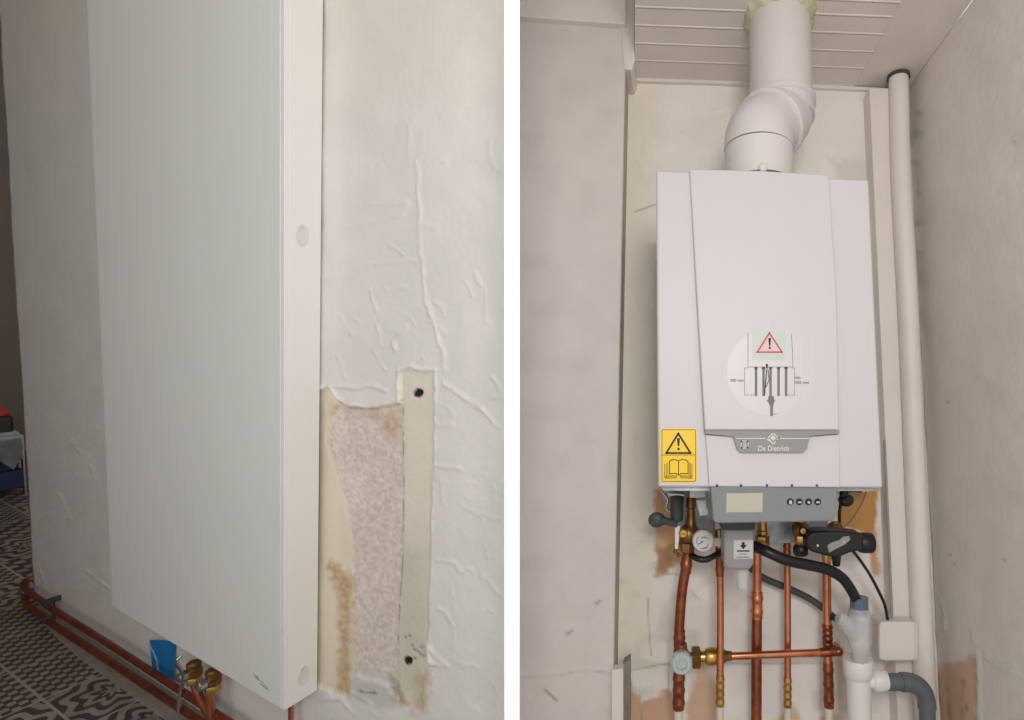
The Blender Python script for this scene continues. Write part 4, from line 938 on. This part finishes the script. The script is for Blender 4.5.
a = RR.Y(866, 681, YS); bm = B(); lathe(bm, a, (1,0,0), [(0,6.5*s3),(6*s3,7*s3),(7*s3,9*s3),(9*s3,10*s3),(18*s3,9.6*s3),(20*s3,8.6*s3),(21*s3,8.6*s3)], 28); obj('outlet_nut', bm, m_trap, wt)
wp = thing('waste_pipe', 'grey plastic waste pipe elbow beside the white trap', 'pipe', RR.Y(928, 760, YS))
bm = B(); tube(bm, [RR.Y(886,682,YS), RR.Y(896,682,YS), RR.Y(904,682,YS)], 7.8*s3, 28); obj('tube', bm, m_wgrey, wp)
bm = B(); tube(bm, [RR.Y(901,682,YS), RR.Y(909,682.3,YS), RR.Y(917,685,YS), RR.Y(923,691,YS), RR.Y(926,699,YS), RR.Y(927,708,YS)], 8.8*s3, 28, smooth=4); obj('elbow', bm, m_wgrey, wp)
bm = B(); tube(bm, [RR.Y(927,706,YS), RR.Y(929,770,YS)], 7.8*s3, 28); obj('tube', bm, m_wgrey, wp)
# ------------------------------------------------------------------ junction box
YJ = 1.215
jb = thing('junction_box', 'square white junction box beside the grey waste elbow', 'junction box', RR.Y(899, 662, YB-.01))
bm = B(); f = [RR.Y(x, y, YJ) for x, y in rrect(881,622,918,661,4.5)]; bmb = [Vector((p.x, YB-.03, p.z)) for p in f]; prism(bm, f, bmb); obj('base', bm, m_white, jb, bevel=.002)
bm = B(); f = [RR.Y(x, y, YJ-.012) for x, y in rrect(879.5,622,916,661.5,5)]; prism(bm, f, [p+Vector((0,.016,0)) for p in f]); obj('lid', bm, m_white, jb, bevel=.004)
bm = B(); lathe(bm, RR.Y(880, 642, YJ+.02), (-1,0,0), [(0,7*s3),(2*s3,6*s3),(4*s3,3*s3)], 16); obj('knockout', bm, m_white, jb)
bm = B(); tube(bm, [RR.Y(892,623,YJ+.02), RR.Y(890.5,580,YB-.052), RR.Y(888,520,YB-.052), RR.Y(884.5,440,YB-.052)], .0028, 10, smooth=5); obj('grey_cable', bm, m_lgrey, label='thin grey cable running up from the junction box', cat='cable')
for pts, lab in (([(917,649),(923,652),(929,656),(936,660)], 'lower thin white wire at the right of the junction box'), ([(917,645),(924,650),(930,651),(934,657)], 'upper thin white wire at the right of the junction box')):
    bm = B(); tube(bm, [RR.Y(x, y, YB-.06) for x, y in pts], .0018, 8, smooth=4); obj('wire', bm, m_wpipe, label=lab, cat='wire')
# ================================================================== CAMERA, LIGHT
cd = bpy.data.cameras.new('camera'); cam = bpy.data.objects.new('camera', cd); C.objects.link(cam)
cd.sensor_fit = 'HORIZONTAL'; cd.sensor_width = 36; cd.lens = F/1024*36; cd.clip_start = .02
cd.shift_x = -(CX-512)/1024.; cd.shift_y = (CY-360)/1024.
cam.matrix_world = M_C @ Matrix(((1,0,0,0),(0,-1,0,0),(0,0,-1,0),(0,0,0,1)))
bpy.context.scene.camera = cam
def area(name, pcv, tcv, size, power, color=(1,1,1), sy=None):
    l = bpy.data.lights.new(name, 'AREA'); l.size = size; l.energy = power; l.color = color
    if sy: l.shape = 'RECTANGLE'; l.size_y = sy
    o = bpy.data.objects.new(name, l); C.objects.link(o)
    p = M_C @ Vector(pcv); t = M_C @ Vector(tcv); o.location = p
    o.rotation_euler = (t-p).to_track_quat('-Z', 'Y').to_euler(); return o
area('fill_light', (.17, -.45, -.5), (-.1, .1, 1.1), .35, FILL, (1, .98, .96))  # soft fill added beside the camera; the rooms have no such lamp
w = bpy.data.worlds.new('world'); bpy.context.scene.world = w; w.use_nodes = True
w.node_tree.nodes['Background'].inputs[0].default_value = (1, .98, .96, 1); w.node_tree.nodes['Background'].inputs[1].default_value = WORLD
sc = bpy.context.scene
sc.view_settings.view_transform = 'Standard'; sc.view_settings.look = 'None'; sc.view_settings.gamma = 1
sc.view_settings.exposure = 0; sc.view_settings.use_curve_mapping = False
